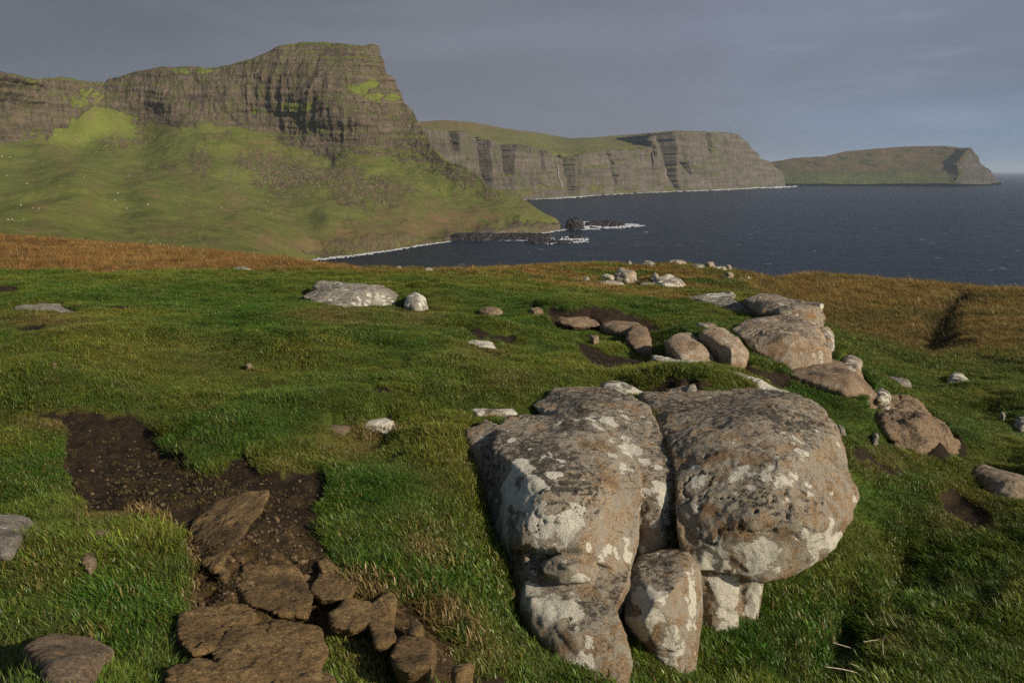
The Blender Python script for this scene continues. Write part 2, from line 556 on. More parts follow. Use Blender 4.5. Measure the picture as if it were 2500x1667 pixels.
rock('boulder', 'largest left-hand split boulder, white lichen on its front and dark left side', 'boulder',
         [([(1300, 1008, 5.4), (1232, 1022, 5.3), (1400, 1012, 5.3), (1462, 1040, 5.1), (1518, 1088, 4.9), (1556, 1154, 4.7), (1564, 1218, 4.5), (1562, 1340, 4.25), (1545, 1405, 4.12), (1480, 1375, 4.04), (1420, 1335, 3.99), (1350, 1330, 4.01),
            (1292, 1160, 4.36), (1276, 1325, 4.08), (1205, 1090, 4.8), (1240, 1330, 4.25), (1330, 1200, 4.22), (1450, 1200, 4.25)], .9, .0),
          ([(1290, 1340, 4.2), (1292, 1400, 4.08), (1284, 1480, 3.92), (1310, 1530, 3.80), (1420, 1535, 3.74), (1505, 1490, 3.84), (1540, 1420, 4.05), (1555, 1340, 4.25), (1400, 1360, 4.1)], .8),
          ([(1318, 1376, 4.0), (1360, 1358, 4.0), (1430, 1356, 4.02), (1455, 1385, 3.99), (1440, 1418, 3.92), (1370, 1425, 3.90), (1325, 1402, 3.93), (1385, 1385, 3.88)], .3, .0),
          ([(1296, 1462, 3.86), (1308, 1530, 3.78), (1360, 1600, 3.66), (1430, 1655, 3.56), (1525, 1690, 3.52), (1548, 1615, 3.66), (1500, 1485, 3.8), (1400, 1560, 3.66)], .7),
          ([(1142, 1064, 5.15), (1186, 1024, 5.4), (1217, 1046, 5.1), (1235, 1120, 4.78), (1165, 1200, 4.95), (1205, 1345, 4.58), (1248, 1425, 4.32), (1290, 1470, 4.0), (1288, 1330, 4.14), (1262, 1200, 4.42)], .7),
          ([(1300, 990, 5.9), (1356, 946, 6.2), (1450, 950, 6.2), (1540, 964, 6.0), (1580, 993, 5.75), (1606, 1042, 5.35), (1648, 1135, 4.95), (1658, 1180, 4.82), (1655, 1345, 4.66), (1570, 1352, 4.6), (1560, 1180, 4.7), (1480, 1040, 5.2), (1610, 1200, 4.66), (1610, 1300, 4.58)], .8, .1)],
         M_PALE, 0.0115, 4, 3, rough=.9, foot=False,
         white=[(1300, 1230, 60, 90, .9), (1370, 1260, 60, 60, .75), (1280, 1150, 40, 40, .7), (1330, 1480, 55, 40, .95), (1480, 1030, 50, 20, .7), (1500, 1340, 70, 35, .5), (1630, 1200, 25, 40, .6), (1545, 1100, 30, 60, .5), (1400, 1600, 40, 50, .45), (1225, 1300, 25, 60, .7), (1400, 1400, 60, 30, .5)],
         orange=[(1600, 1120, 40, 120, .8), (1540, 1010, 40, 40, .5), (1480, 1430, 60, 40, .4), (1410, 1250, 50, 50, .3)],
         dark=[(1200, 1130, 50, 110, .75), (1400, 970, 160, 30, .9), (1300, 1060, 110, 50, .5), (1255, 1250, 20, 120, .7)])  # left-flank blobs paint shade into the colour; the others are dark lichen
rock('boulder', 'huge rounded right-hand boulder overhanging on a narrow white foot', 'boulder',
         [([(1700, 956, 6.7), (1842, 950, 6.9), (1950, 962, 6.6), (2013, 1007, 6.2), (2043, 1051, 5.9), (2070, 1135, 5.5), (2096, 1203, 5.2), (2086, 1267, 5.0), (2043, 1325, 4.85), (1989, 1364, 4.75), (1930, 1390, 4.60),
            (1862, 1410, 4.50), (1788, 1395, 4.46), (1570, 970, 6.5), (1604, 1012, 5.85), (1636, 1080, 5.05), (1648, 1174, 4.68), (1648, 1291, 4.50), (1656, 1352, 4.46), (1700, 1390, 4.44), (1850, 1270, 4.42), (1950, 1270, 4.5), (1740, 1270, 4.47), (1900, 1120, 4.75), (1780, 1100, 4.82), (1690, 1060, 5.1), (1850, 1020, 5.4), (1980, 1100, 5.1)], .8, .0),
          ([(1652, 1200, 4.70), (1652, 1290, 4.56), (1740, 1270, 4.54), (1662, 1360, 4.52), (1686, 1420, 4.53), (1696, 1508, 4.50), (1757, 1558, 4.42), (1800, 1530, 4.47), (1806, 1370, 4.56)], .7),
          ([(1760, 1370, 4.70), (1780, 1535, 4.55), (1834, 1538, 4.56), (1852, 1495, 4.62), (1860, 1385, 4.70)], .55)],
         M_PALE, 0.0115, 5, 8, sink=.2, rough=1.0, foot=False,
         white=[(1860, 1350, 50, 40, .9), (2010, 1320, 60, 25, .8), (1690, 1180, 30, 45, .8), (1800, 1180, 60, 30, .45), (1930, 1170, 60, 30, .6), (1770, 1460, 30, 70, 1.0), (1840, 1470, 14, 50, .9), (1740, 1370, 40, 40, .7), (1960, 1100, 50, 40, .3), (1900, 1230, 60, 30, .3)],
         orange=[(1905, 1205, 45, 32, 1.3), (1710, 1110, 50, 30, .9), (1760, 1280, 90, 60, .8), (2070, 1230, 40, 80, .5), (1860, 1420, 80, 20, .8)],
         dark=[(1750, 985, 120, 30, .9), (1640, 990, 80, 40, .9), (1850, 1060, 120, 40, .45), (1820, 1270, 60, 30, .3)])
rock('boulder', 'rounded boulder wedged low between the two huge boulders', 'boulder',
         [[(1556, 1362, 4.4), (1615, 1352, 4.5), (1674, 1350, 4.5), (1696, 1386, 4.38), (1704, 1462, 4.22), (1698, 1565, 4.08), (1655, 1612, 3.95), (1585, 1580, 3.92), (1518, 1512, 3.98), (1522, 1430, 4.1), (1600, 1470, 3.86), (1650, 1430, 3.98), (1655, 1530, 3.86), (1570, 1520, 3.84), (1570, 1410, 4.08)]],
         M_PALE, 0.0105, 5, 12, .5, .2, rough=.7, foot=False,
         white=[(1580, 1460, 40, 30, .8), (1640, 1570, 30, 60, .8), (1565, 1530, 30, 30, .9), (1690, 1440, 12, 60, .6)], orange=[(1640, 1470, 40, 50, .5)], dark=[(1620, 1375, 60, 20, .9)])
rock('rock_slab', 'flat pale slab sliver in the turf above the dark left side of the split boulder', 'rock',
         [[(1150, 1000, 5.75), (1255, 1000, 5.8), (1262, 1010, 5.7), (1165, 1013, 5.6), (1205, 998, 5.9)]], M_PALE, 0.012, 4, 17, .3, .15, base_white=.7)
rock('rock_slab', 'grey slab end poking from grass behind the split boulder', 'rock',
         [[(1462, 925, 7.1), (1500, 919, 7.2), (1545, 938, 7.0), (1575, 962, 6.7), (1480, 960, 6.6), (1462, 945, 6.8)]], M_GREY, 0.013, 6, 19, .4, .2, base_white=.5)
rock('rock_slab', 'long thin pale slab running behind the mound of grass between boulders', 'rock',
         [[(1590, 868, 7.9), (1674, 880, 7.8), (1760, 903, 7.6), (1765, 912, 7.4), (1680, 895, 7.6), (1600, 880, 7.7)],
          [(1740, 900, 7.6), (1800, 925, 7.4), (1870, 950, 7.2), (1920, 965, 7.0), (1850, 962, 6.9), (1760, 918, 7.3)]], M_PALE, 0.014, 5, 23, .35, .2, base_white=.6, top_dark=.4)
rock('stone', 'small jagged upright stone on the back edge of the huge rounded boulder', 'stone',
         [[(1665, 958, 6.6), (1688, 938, 6.6), (1697, 942, 6.6), (1702, 965, 6.5), (1672, 968, 6.5)]], M_GREY, 0.009, 4, 25, .15, .1, base_white=.4)
rock('boulder', 'brown boulder with a grassy notch, left of the rounded brown pair', 'boulder',
         [[(1625, 840, 8.4), (1641, 819, 8.7), (1684, 811, 8.9), (1712, 834, 8.7), (1735, 865, 8.4), (1743, 887, 8.2), (1700, 886, 8.0), (1660, 872, 8.0), (1690, 845, 8.3)]], M_SPOT, 0.015, 8, 29, .5, .25, top_dark=.5, orange=[(1700, 850, 40, 40, .6)])
rock('boulder', 'rounded brown boulder with a shaded left flank beside the spotted boulder', 'boulder',
         [[(1709, 816, 8.7), (1729, 801, 8.9), (1766, 803, 8.9), (1803, 825, 8.6), (1824, 858, 8.4), (1816, 885, 8.2), (1786, 903, 8.1), (1754, 889, 8.2), (1748, 850, 8.3), (1785, 850, 8.1)]], M_SPOT, 0.015, 8, 31, .5, .25, top_dark=.4, white=[(1790, 830, 30, 20, .4)])
rock('boulder', 'broad boulder covered in round pale lichen spots, middle of the chain', 'boulder',
         [[(1788, 806, 9.6), (1810, 788, 10.0), (1851, 773, 10.4), (1912, 768, 10.6), (1963, 780, 10.3), (1994, 797, 10.0), (2014, 824, 9.7), (2027, 855, 9.4), (2023, 884, 9.2), (1980, 898, 9.0), (1929, 894, 8.9), (1846, 856, 9.0), (1818, 832, 9.2), (1930, 820, 9.1), (1980, 830, 9.2)]],
         M_SPOT, 0.016, 9, 37, .8, .25, top_dark=.9, base_white=.15, orange=[(1910, 840, 40, 40, .6)])
rock('boulder', 'small pale boulder tucked behind the right end of the spotted boulder', 'boulder',
         [[(1999, 800, 10.3), (2018, 797, 10.4), (2035, 815, 10.3), (2038, 850, 10.0), (2028, 862, 9.9), (2005, 840, 10.0)]], M_PALE, 0.016, 6, 41, .4, .3, base_white=.3)
rock('boulder', 'flat-topped boulder with an overhanging square end, topmost of the chain', 'boulder',
         [[(1812, 728, 12.0), (1861, 718, 12.3), (1905, 722, 12.2), (1950, 733, 11.8), (1940, 770, 11.0), (1860, 765, 11.2)],
          [(1900, 728, 11.8), (1950, 731, 11.8), (2012, 736, 11.6), (2009, 773, 11.2), (1996, 794, 11.0), (1950, 785, 10.9), (1900, 765, 11.0)]], M_PALE, 0.018, 5, 43, .9, .4, top_dark=1.0, strata=.5, white=[(2010, 742, 8, 8, 1.0)], base_white=.1, orange=[(1980, 770, 30, 20, .7)])
rock('rock_slab', 'dark streaked sloping slab left of the flat-topped boulder', 'rock',
         [[(1670, 727, 13.0), (1725, 716, 13.6), (1786, 719, 13.4), (1820, 746, 12.4), (1842, 765, 11.8), (1800, 762, 11.8), (1759, 749, 12.2), (1700, 738, 12.6)]], M_GREY, 0.018, 6, 47, .7, .3, strata=.6, white=[(1760, 720, 30, 6, .9)])
rock('rock_slab', 'pale slab sloping down right from under the spotted boulder', 'rock',
         [[(1915, 903, 8.8), (2028, 873, 9.6), (2060, 888, 9.5), (2100, 926, 9.0), (2149, 967, 8.5), (2100, 970, 8.2), (2062, 960, 8.1), (1985, 934, 8.2), (1940, 925, 8.3)]], M_BROWN, 0.016, 8, 53, .4, .3, top_dark=.25, base_white=.3)
rock('boulder', 'pale block on the right edge of the sloping slab below the spotted boulder', 'boulder',
         [[(2055, 880, 9.8), (2075, 872, 9.9), (2100, 880, 9.8), (2107, 930, 9.3), (2095, 932, 9.2), (2060, 895, 9.4)]], M_PALE, 0.016, 5, 59, .35, .2, base_white=.35)
rock('stone', 'small upright stone at the lower tip of the sloping pale slab', 'stone',
         [[(2136, 958, 8.8), (2152, 946, 9.0), (2168, 958, 8.8), (2172, 978, 8.5), (2140, 976, 8.4)]], M_PALE, 0.014, 4, 61, .2, .2, base_white=.3)
rock('outcrop', 'brown cracked outcrop with a dark left half on the right-hand slope', 'rock',
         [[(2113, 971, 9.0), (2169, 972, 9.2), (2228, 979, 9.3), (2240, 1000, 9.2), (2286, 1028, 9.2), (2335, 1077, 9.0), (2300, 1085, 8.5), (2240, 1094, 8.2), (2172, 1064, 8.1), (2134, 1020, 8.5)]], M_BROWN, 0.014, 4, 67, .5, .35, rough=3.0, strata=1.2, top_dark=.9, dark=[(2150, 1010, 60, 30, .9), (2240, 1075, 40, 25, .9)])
rock('outcrop', 'pale outcrop at the right edge below the brown cracked outcrop', 'rock',
         [[(2378, 1150, 8.2), (2402, 1138, 8.4), (2460, 1150, 8.4), (2540, 1172, 8.4), (2560, 1230, 7.8), (2460, 1224, 7.6), (2400, 1197, 7.8)]], M_BROWN, 0.016, 7, 71, .5, .3, rough=1.2, base_white=.5, top_dark=.3)
rock('boulder', 'white and black boulder casting a shadow on the far right meadow', 'boulder',
         [[(2308, 940, 15.6), (2322, 915, 16), (2336, 910, 16.2), (2360, 922, 16), (2378, 938, 15.6), (2345, 948, 15.2)]], M_GREY, 0.022, 5, 73, .5, .4, base_white=.55, top_dark=.8)
rock('rock_slab', 'low grey slab left of the white and black boulder', 'rock',
         [[(2150, 932, 14.8), (2170, 922, 15), (2215, 928, 15), (2224, 942, 14.6), (2170, 946, 14.3)]], M_GREY, 0.022, 4, 79, .5, .3)
rock('boulder', 'grey boulder cut by the right edge of the view', 'boulder',
         [[(2474, 1040, 12.3), (2485, 1016, 12.6), (2530, 1020, 12.6), (2545, 1050, 12.2), (2490, 1052, 12)]], M_GREY, 0.02, 5, 83, .5, .3, base_white=.4)
rock('outcrop', 'brown sunken outcrop beside dark peat left of the cube-like stone', 'rock',
         [[(1346, 772, 10.6), (1385, 764, 10.9), (1440, 768, 10.9), (1467, 786, 10.5), (1462, 797, 10.1), (1400, 797, 10.0), (1360, 788, 10.2)]], M_BROWN, 0.017, 6, 89, .5, .3, rough=1.2, top_dark=.3)
rock('outcrop', 'brown outcrop with a bulging rounded right end above the cube-like stone', 'rock',
         [[(1472, 797, 10.0), (1490, 784, 10.4), (1558, 793, 10.2), (1575, 805, 9.9), (1540, 815, 9.7), (1490, 808, 9.8)],
          [(1530, 828, 9.2), (1545, 800, 9.8), (1575, 800, 9.9), (1585, 815, 9.6), (1588, 858, 9.0), (1547, 850, 8.9)]], M_BROWN, 0.016, 6, 97, .5, .3, top_dark=.3)
rock('stone', 'small tan cube-like stone on the worn track', 'stone',
         [[(1440, 834, 9.0), (1441, 818, 9.1), (1460, 819, 9.1), (1462, 834, 9.0), (1450, 837, 8.9)]], M_BROWN, 0.010, 3, 101, .2, .1, base_white=.3)
rock('boulder', 'wide low grey and white boulder on the lawn, left of a small round one', 'boulder',
         [[(738, 721, 11.6), (785, 695, 12.4), (863, 687, 12.7), (938, 700, 12.4), (969, 719, 11.9), (958, 747, 11.2), (884, 745, 11.1), (816, 748, 11.0), (768, 736, 11.2)]], M_GREY, 0.015, 5, 103, .7, .3, strata=1.2, rough=1.5, base_white=.1, top_dark=.7, white=[(900, 728, 50, 14, .6)], dark=[(790, 705, 60, 10, .9)])
rock('boulder', 'small round pale boulder right of the wide low one on the lawn', 'boulder',
         [[(987, 745, 10.9), (992, 722, 11.2), (1015, 717, 11.3), (1035, 727, 11.2), (1046, 750, 10.9), (1015, 758, 10.7)]], M_GREY, 0.016, 6, 107, .45, .3, base_white=.45, top_dark=.5)
rock('boulder', 'white half-buried boulder like a shell in the middle of the lawn', 'boulder',
         [[(1116, 842, 8.3), (1150, 826, 8.6), (1195, 828, 8.6), (1215, 845, 8.4), (1219, 864, 8.1), (1185, 858, 8.05), (1140, 846, 8.15)]], M_GREY, 0.014, 6, 109, .4, .25, base_white=.8, top_dark=.35)
rock('rock_slab', 'grey slab half covered by straw-coloured grass at the left edge of the lawn', 'rock',
         [[(35, 752, 10.9), (90, 742, 11.3), (150, 743, 11.3), (192, 766, 10.7), (150, 772, 10.4), (80, 762, 10.6)]], M_GREY, 0.018, 6, 113, .6, .3, strata=.6, top_dark=.3)
rock('rock_slab', 'lone grey rock where the green lawn meets the orange moor', 'rock',
         [[(553, 666, 20.5), (580, 654, 21), (596, 652, 21.2), (622, 664, 20.5), (590, 669, 19.8)]], M_GREY, 0.03, 4, 127, .7, .5, base_white=.3, top_dark=.5)
rock('rock_slab', 'flat brownish rock lying in turf left of the white pitted stone', 'rock',
         [[(793, 1050, 5.5), (810, 1032, 5.7), (860, 1032, 5.7), (875, 1048, 5.5), (840, 1063, 5.3), (805, 1060, 5.35)]], M_BROWN, 0.012, 4, 131, .3, .15, push=.99, top_dark=.2)
rock('stone', 'white pitted stone in straw-coloured grass left of the boulders', 'stone',
         [[(878, 1042, 5.6), (905, 1016, 5.85), (945, 1012, 5.9), (978, 1022, 5.8), (970, 1045, 5.6), (945, 1058, 5.45), (905, 1050, 5.5)]], M_PALE, 0.0105, 4, 137, .3, .15, push=.985, base_white=1.0, top_dark=.55, rough=1.6)
rock('boulder', 'grey rock in the turf at the left edge beside the peat hollow', 'boulder',
         [[(-60, 1350, 3.95), (-40, 1262, 4.3), (40, 1256, 4.35), (92, 1275, 4.25), (70, 1330, 3.95), (20, 1365, 3.8)]], M_GREY, 0.010, 6, 139, .4, .2, push=.975, strata=.6, top_dark=.3)
rock('stone', 'pinkish oval stone in the turf above the bottom left rock', 'stone',
         [[(197, 1345, 3.85), (215, 1336, 3.95), (238, 1350, 3.85), (236, 1380, 3.7), (220, 1402, 3.6), (200, 1375, 3.68)]], M_BROWN, 0.008, 4, 149, .18, .1, push=.98, base_white=.2, top_dark=.1)
rock('stone', 'flat grey stone behind the pinkish oval one', 'stone',
         [[(222, 1308, 4.05), (240, 1294, 4.15), (268, 1300, 4.1), (262, 1315, 4.0), (230, 1318, 3.98)]], M_BROWN, 0.008, 3, 151, .2, .1, push=.98, base_white=.3)
rock('boulder', 'tan rock with a dark top sunk in turf at the bottom left corner', 'boulder',
         [[(62, 1585, 2.85), (110, 1560, 2.98), (230, 1562, 3.0), (285, 1580, 2.9), (230, 1615, 2.72), (200, 1690, 2.42), (120, 1690, 2.42), (115, 1640, 2.6)]], M_BROWN, 0.009, 6, 157, .4, .2, push=.955, base_white=.3, dark=[(200, 1580, 100, 22, .8)], top_dark=.2)
# bedrock bared in the worn hollow
EARTH = [
    ('wedge_rock', 'pointed wedge of brown bedrock rising to the right in the peat hollow', [(460, 1352, 3.85), (474, 1278, 4.25), (533, 1224, 4.45), (649, 1202, 4.45), (638, 1242, 4.2), (588, 1289, 3.95), (553, 1340, 3.75), (530, 1382, 3.6)], .3),
    ('stone', 'loose ochre stone right below the wedge of bedrock', [(568, 1335, 3.8), (585, 1326, 3.85), (603, 1342, 3.75), (592, 1370, 3.62), (572, 1358, 3.68)], .15),
    ('rock_slab', 'rounded brown slab in the middle of the bare hollow', [(600, 1388, 3.55), (655, 1372, 3.65), (708, 1378, 3.62), (733, 1410, 3.48), (756, 1452, 3.28), (746, 1500, 3.1), (680, 1492, 3.12), (617, 1472, 3.2), (588, 1432, 3.35)], .3),
    ('rock_slab', 'crumbly brown slab at the left side of the bare hollow beside the turf bank', [(452, 1500, 3.1), (520, 1480, 3.2), (590, 1478, 3.2), (616, 1510, 3.05), (560, 1570, 2.82), (470, 1590, 2.75), (440, 1550, 2.9)], .3),
    ('rock_slab', 'largest brown slab at the bottom of the bare hollow', [(525, 1580, 2.78), (580, 1535, 2.93), (690, 1518, 3.0), (770, 1535, 2.93), (790, 1590, 2.75), (760, 1640, 2.58), (640, 1650, 2.55), (545, 1630, 2.6)], .35),
    ('rock_slab', 'ochre ledge along the bottom edge of the picture under the largest slab', [(420, 1640, 2.55), (480, 1612, 2.66), (560, 1648, 2.53), (700, 1668, 2.48), (800, 1650, 2.52), (800, 1720, 2.33), (560, 1720, 2.33), (430, 1710, 2.36)], .3),
    ('stone', 'crumbly tan rock at the upper right of the bare hollow', [(762, 1440, 3.35), (785, 1395, 3.55), (840, 1385, 3.58), (872, 1420, 3.42), (850, 1455, 3.28), (790, 1462, 3.25)], .25),
    ('stone', 'pale broken block just above the small grass island', [(808, 1500, 3.08), (850, 1466, 3.22), (900, 1475, 3.18), (904, 1520, 3.0), (860, 1534, 2.95), (815, 1528, 2.98)], .25),
    ('stone', 'split ochre block under the overhanging turf edge', [(898, 1480, 3.15), (930, 1462, 3.22), (958, 1520, 3.0), (962, 1560, 2.85), (920, 1572, 2.8), (903, 1530, 2.96)], .25),
    ('stone', 'rounded reddish brown stone in the dark gap near the bottom', [(958, 1600, 2.72), (975, 1566, 2.85), (1020, 1558, 2.88), (1056, 1580, 2.78), (1040, 1625, 2.62), (1000, 1640, 2.56), (970, 1625, 2.62)], .25),
    ('stone', 'small upright ochre stone above the reddish brown one', [(998, 1545, 2.92), (1002, 1515, 3.02), (1020, 1508, 3.05), (1030, 1530, 2.96), (1018, 1552, 2.88)], .12),
    ('stone', 'narrow tan stone leaning under the straw fringe of the turf', [(930, 1455, 3.3), (950, 1448, 3.32), (966, 1462, 3.25), (955, 1480, 3.16), (935, 1475, 3.18)], .12),
    ('stone', 'thin dark ochre splinter stone at the bottom right of the hollow', [(1110, 1640, 2.55), (1135, 1622, 2.6), (1152, 1620, 2.6), (1130, 1640, 2.54), (1115, 1648, 2.52)], .1),
    ('stone', 'small brown rock inside the crack right of the rounded slab', [(775, 1370, 3.62), (800, 1355, 3.7), (822, 1370, 3.62), (815, 1390, 3.54), (785, 1392, 3.52)], .15),
    ('stone', 'upper flat ochre rock in the gravel right of the wedge', [(680, 1300, 3.98), (720, 1285, 4.05), (765, 1300, 3.97), (755, 1330, 3.82), (700, 1335, 3.8)], .2),
    ('stone', 'grey-brown stone standing in the grit below the wedge', [(530, 1392, 3.52), (545, 1380, 3.58), (560, 1390, 3.54), (552, 1408, 3.45), (536, 1406, 3.45)], .1),
]
for k, (nm, lb, pts, th) in enumerate(EARTH):
    rock(nm, lb, 'rock', [pts], M_OCHRE, 0.0085, 3 if k else 5, 200 + 7 * k, th, .14, rough=3.2 if nm == 'rock_slab' else 2.2, strata=.7 if nm == 'rock_slab' else .3, group='bedrock and stones bared in the worn hollow', top_dark=.35, foot=False, grow=1.10, size=.30, push=1.006 if nm == 'rock_slab' else (.985 if nm == 'wedge_rock' else .997), dark=[(640 + 90 * math.sin(k * 5), 1300 + 37 * k, 60, 40, .9)])
# far and small rocks: (label, u0, u1, v0, v1, r, material, whiteness)
FARROCK = [
    ('long low pale rock in the grass nearest of the far knoll rocks', 1446, 1524, 684, 696, 19.0, M_PALE, .5),
    ('tall pinkish rock leaning on the far knoll, left of the broken white one', 1494, 1558, 652, 689, 21.5, M_PALE, .35),
    ('broken white-topped rock on the far knoll', 1585, 1676, 674, 708, 20.0, M_PALE, .7),
    ('low rock apron at the left foot of the broken white-topped rock', 1552, 1620, 690, 705, 19.4, M_PALE, .4),
    ('small rounded stone on the left shoulder of the broken white-topped rock', 1590, 1608, 664, 680, 20.6, M_GREY, .3),
    ('white sliver of rock below the tall pinkish rock', 1468, 1500, 669, 677, 20.5, M_PALE, .9),
    ('pair-sized pale stone alone in green grass left of the far knoll rocks', 1421, 1441, 674, 684, 20.0, M_GREY, .6),
    ('leftmost small rock on the skyline crest', 1530, 1542, 636, 645, 27.0, M_GREY, .4),
    ('flat double rock on the skyline crest, second from the left', 1566, 1600, 637, 646, 26.5, M_GREY, .4),
    ('long pale ledge along the skyline crest', 1633, 1676, 634, 641, 28.0, M_PALE, .5),
    ('low grey rock just below the skyline ledge', 1688, 1722, 643, 655, 25.5, M_GREY, .3),
    ('highest rounded rock at the right of the skyline crest', 1722, 1747, 638, 650, 27.0, M_PALE, .5),
    ('flat white rock under the rounded skyline rock', 1746, 1776, 650, 658, 25.5, M_PALE, .8),
    ('rightmost small rock on the skyline crest', 1771, 1786, 646, 655, 26.0, M_PALE, .5),
    ('pinkish rock below the right end of the skyline crest', 1768, 1791, 663, 676, 22.5, M_PALE, .3),
    ('small white stone alone in the golden grass right of the crest', 1822, 1831, 674, 679, 24.0, M_PALE, .9),
    ('small pale stone above the dark streaked sloping slab', 1680, 1702, 706, 714, 16.5, M_PALE, .7),
    ('round brown stone at the head of the bare peat track', 1292, 1326, 749, 766, 10.4, M_BROWN, .1),
    ('thin flat rock almost hidden in grass above the shell-like white boulder', 1170, 1228, 748, 763, 10.4, M_BROWN, .3),
    ('small white rock on the lawn crest against the water, left one of two', 962, 983, 649, 657, 18.2, M_PALE, .8),
    ('small white rock on the lawn crest against the water, right one of two', 1030, 1058, 654, 660, 18.6, M_PALE, .8),
    ('pale tan stone flush with the lawn at the left', 123, 142, 884, 894, 7.0, M_BROWN, .4),
    ('little white stone beside the peat hollow in the green lawn', 597, 607, 1013, 1022, 5.6, M_PALE, 1.0),
    ('flat stone chip in the lawn left of the dark worn patch', 600, 616, 884, 892, 7.1, M_BROWN, .5),
    ('flat pale chip of stone above the dark worn patch in the lawn', 778, 792, 936, 945, 6.4, M_BROWN, .5),
    ('light stone chip in shade left of the boulder with a dark side', 1014, 1022, 1084, 1091, 5.0, M_PALE, 1.0),
    ('weathered grey stone on the bare strip behind the huge rounded boulder', 2130, 2146, 1054, 1069, 7.8, M_GREY, .4),
    ('low tan stones at the dark crevice right of the huge rounded boulder', 2040, 2066, 1036, 1062, 7.2, M_GREY, .3),
    ('pale flat stone in the shadow on the right meadow', 2381, 2403, 1028, 1039, 12.3, M_PALE, .8),
    ('flat pale stone under the brown boulder with the grassy notch', 1697, 1752, 786, 798, 9.6, M_PALE, .5),
    ('low grey stone in the meadow near the grey boulder at the right edge', 2440, 2455, 1006, 1016, 13.0, M_GREY, .4),
]
for k, (lb, u0, u1, v0, v1, r, mt, wh) in enumerate(FARROCK):
    w_, h_ = u1 - u0, v1 - v0
    rg = random.Random(k + 50)
    pts = []
    for i in range(9):
        a = math.pi * i / 8
        q = rg.uniform(.8, 1.05)
        pts.append(((u0 + u1) / 2 - math.cos(a) * w_ / 2 * (q if 0 < i < 8 else 1), v1 - math.sin(a) ** .8 * h_ * q, r + .012 * h_ * math.sin(a) * r / 10))
    pts.append(((u0 + u1) / 2 + rg.uniform(-.2, .2) * w_, v1 + 1, r - .3 * w_ / FPX * r))
    pts.append(((u0 + u1) / 2 + rg.uniform(-.2, .2) * w_, v1 - h_ * .45, r - .2 * w_ / FPX * r))
    sz = w_ / FPX * r
    rock('stone' if sz < .25 else 'boulder', lb, 'stone' if sz < .25 else 'rock', [pts], mt, max(sz / 26, .004), 3, 400 + 3 * k, sz * .5, h_ / FPX * r * .6 + .03, rough=1.3, strata=.8, base_white=wh * .6, top_dark=.6,
             group='scattered small rocks of the far knoll' if r > 18 else None)

# ------------------------------------------------------------------ the ground: the hill one stands on
G = []   # az, ln r, z


def gz(u, v, z):
    a, t = az_t(u, v); G.append((a, math.log((z - EYE) / t), z))


def gr(u, v, r):
    a, t = az_t(u, v); G.append((a, math.log(r), EYE + t * r))


def ga(az, r, z):
    G.append((R(az), math.log(r), z))


for u, v, z in [(-150, 1667, .02), (0, 1667, .02), (400, 1667, -.03), (800, 1667, -.12), (1100, 1667, -.30), (1280, 1640, -.72), (1400, 1667, -.77), (1530, 1660, -.79), (1600, 1610, -.85), (1700, 1560, -.94), (1780, 1560, -.97), (1860, 1480, -.96),
                (2050, 1667, -1.16), (2500, 1667, -1.26), (2700, 1667, -1.32),
                (1170, 1480, -.42), (1120, 1250, -.20), (1200, 1290, -.40), (1252, 1415, -.62), (1300, 1510, -.74), (1370, 1600, -.75), (1160, 1150, -.2), (1080, 1080, -.03), (900, 1350, -.12), (600, 1350, -.03), (200, 1350, .03), (-150, 1300, .0),
                (-200, 1000, 0), (0, 1000, 0), (300, 1000, 0), (600, 1000, -.02), (900, 1020, 0), (1150, 960, .02),
                (-200, 760, .02), (0, 760, .0), (250, 745, .08), (500, 760, -.06), (700, 765, .0), (900, 765, .05), (1200, 800, .0), (1100, 880, .02), (1350, 890, .03),
                (-200, 672, -.15), (0, 672, -.15), (250, 674, -.18), (500, 684, -.22), (650, 672, -.22), (850, 680, -.25), (1000, 655, -.5), (1000, 700, -.12), (800, 660, -.42),
                (1300, 646, -.8), (1500, 639, -1.2), (1700, 641, -1.5), (1160, 657, -.7), (1250, 720, -.25)]:
    gz(u, v, z)
for u, v, r in [(1790, 658, 33), (2000, 669, 62), (2250, 690, 68), (2500, 708, 72), (2750, 730, 75), (2000, 690, 46), (2250, 720, 46), (2500, 740, 46), (2000, 780, 28), (2300, 790, 30), (2600, 800, 30), (2400, 850, 23), (2300, 930, 16.3), (2600, 930, 16),
                (2450, 1050, 12), (2650, 1080, 10), (2300, 1150, 8.6), (2400, 1300, 7), (2650, 1300, 7.1), (2150, 1300, 6.6), (2000, 1450, 5.35), (2400, 1500, 5.85),
                (2060, 1005, 7.9), (1960, 935, 8.2), (2110, 1110, 7.0), (1765, 890, 8.0), (1600, 885, 7.7), (1500, 945, 6.7), (1880, 945, 7.6), (1400, 770, 10.2), (1450, 850, 8.5), (1650, 790, 10.4),
                (1600, 720, 14), (1700, 705, 17), (1850, 705, 24), (2000, 725, 38), (2060, 880, 12.5), (2180, 960, 11), (1930, 740, 13.2),
                (0, 655, 62), (-200, 655, 62), (0, 574, 160), (-200, 552, 165), (250, 655, 60), (250, 590, 150), (400, 660, 50), (400, 605, 130), (560, 665, 40), (600, 625, 105), (720, 648, 48), (760, 638, 85), (0, 615, 95), (0, 592, 130), (-200, 605, 95), (250, 622, 95), (400, 630, 85), (600, 643, 72), (-200, 575, 130), (250, 604, 125)]:
    gr(u, v, r)
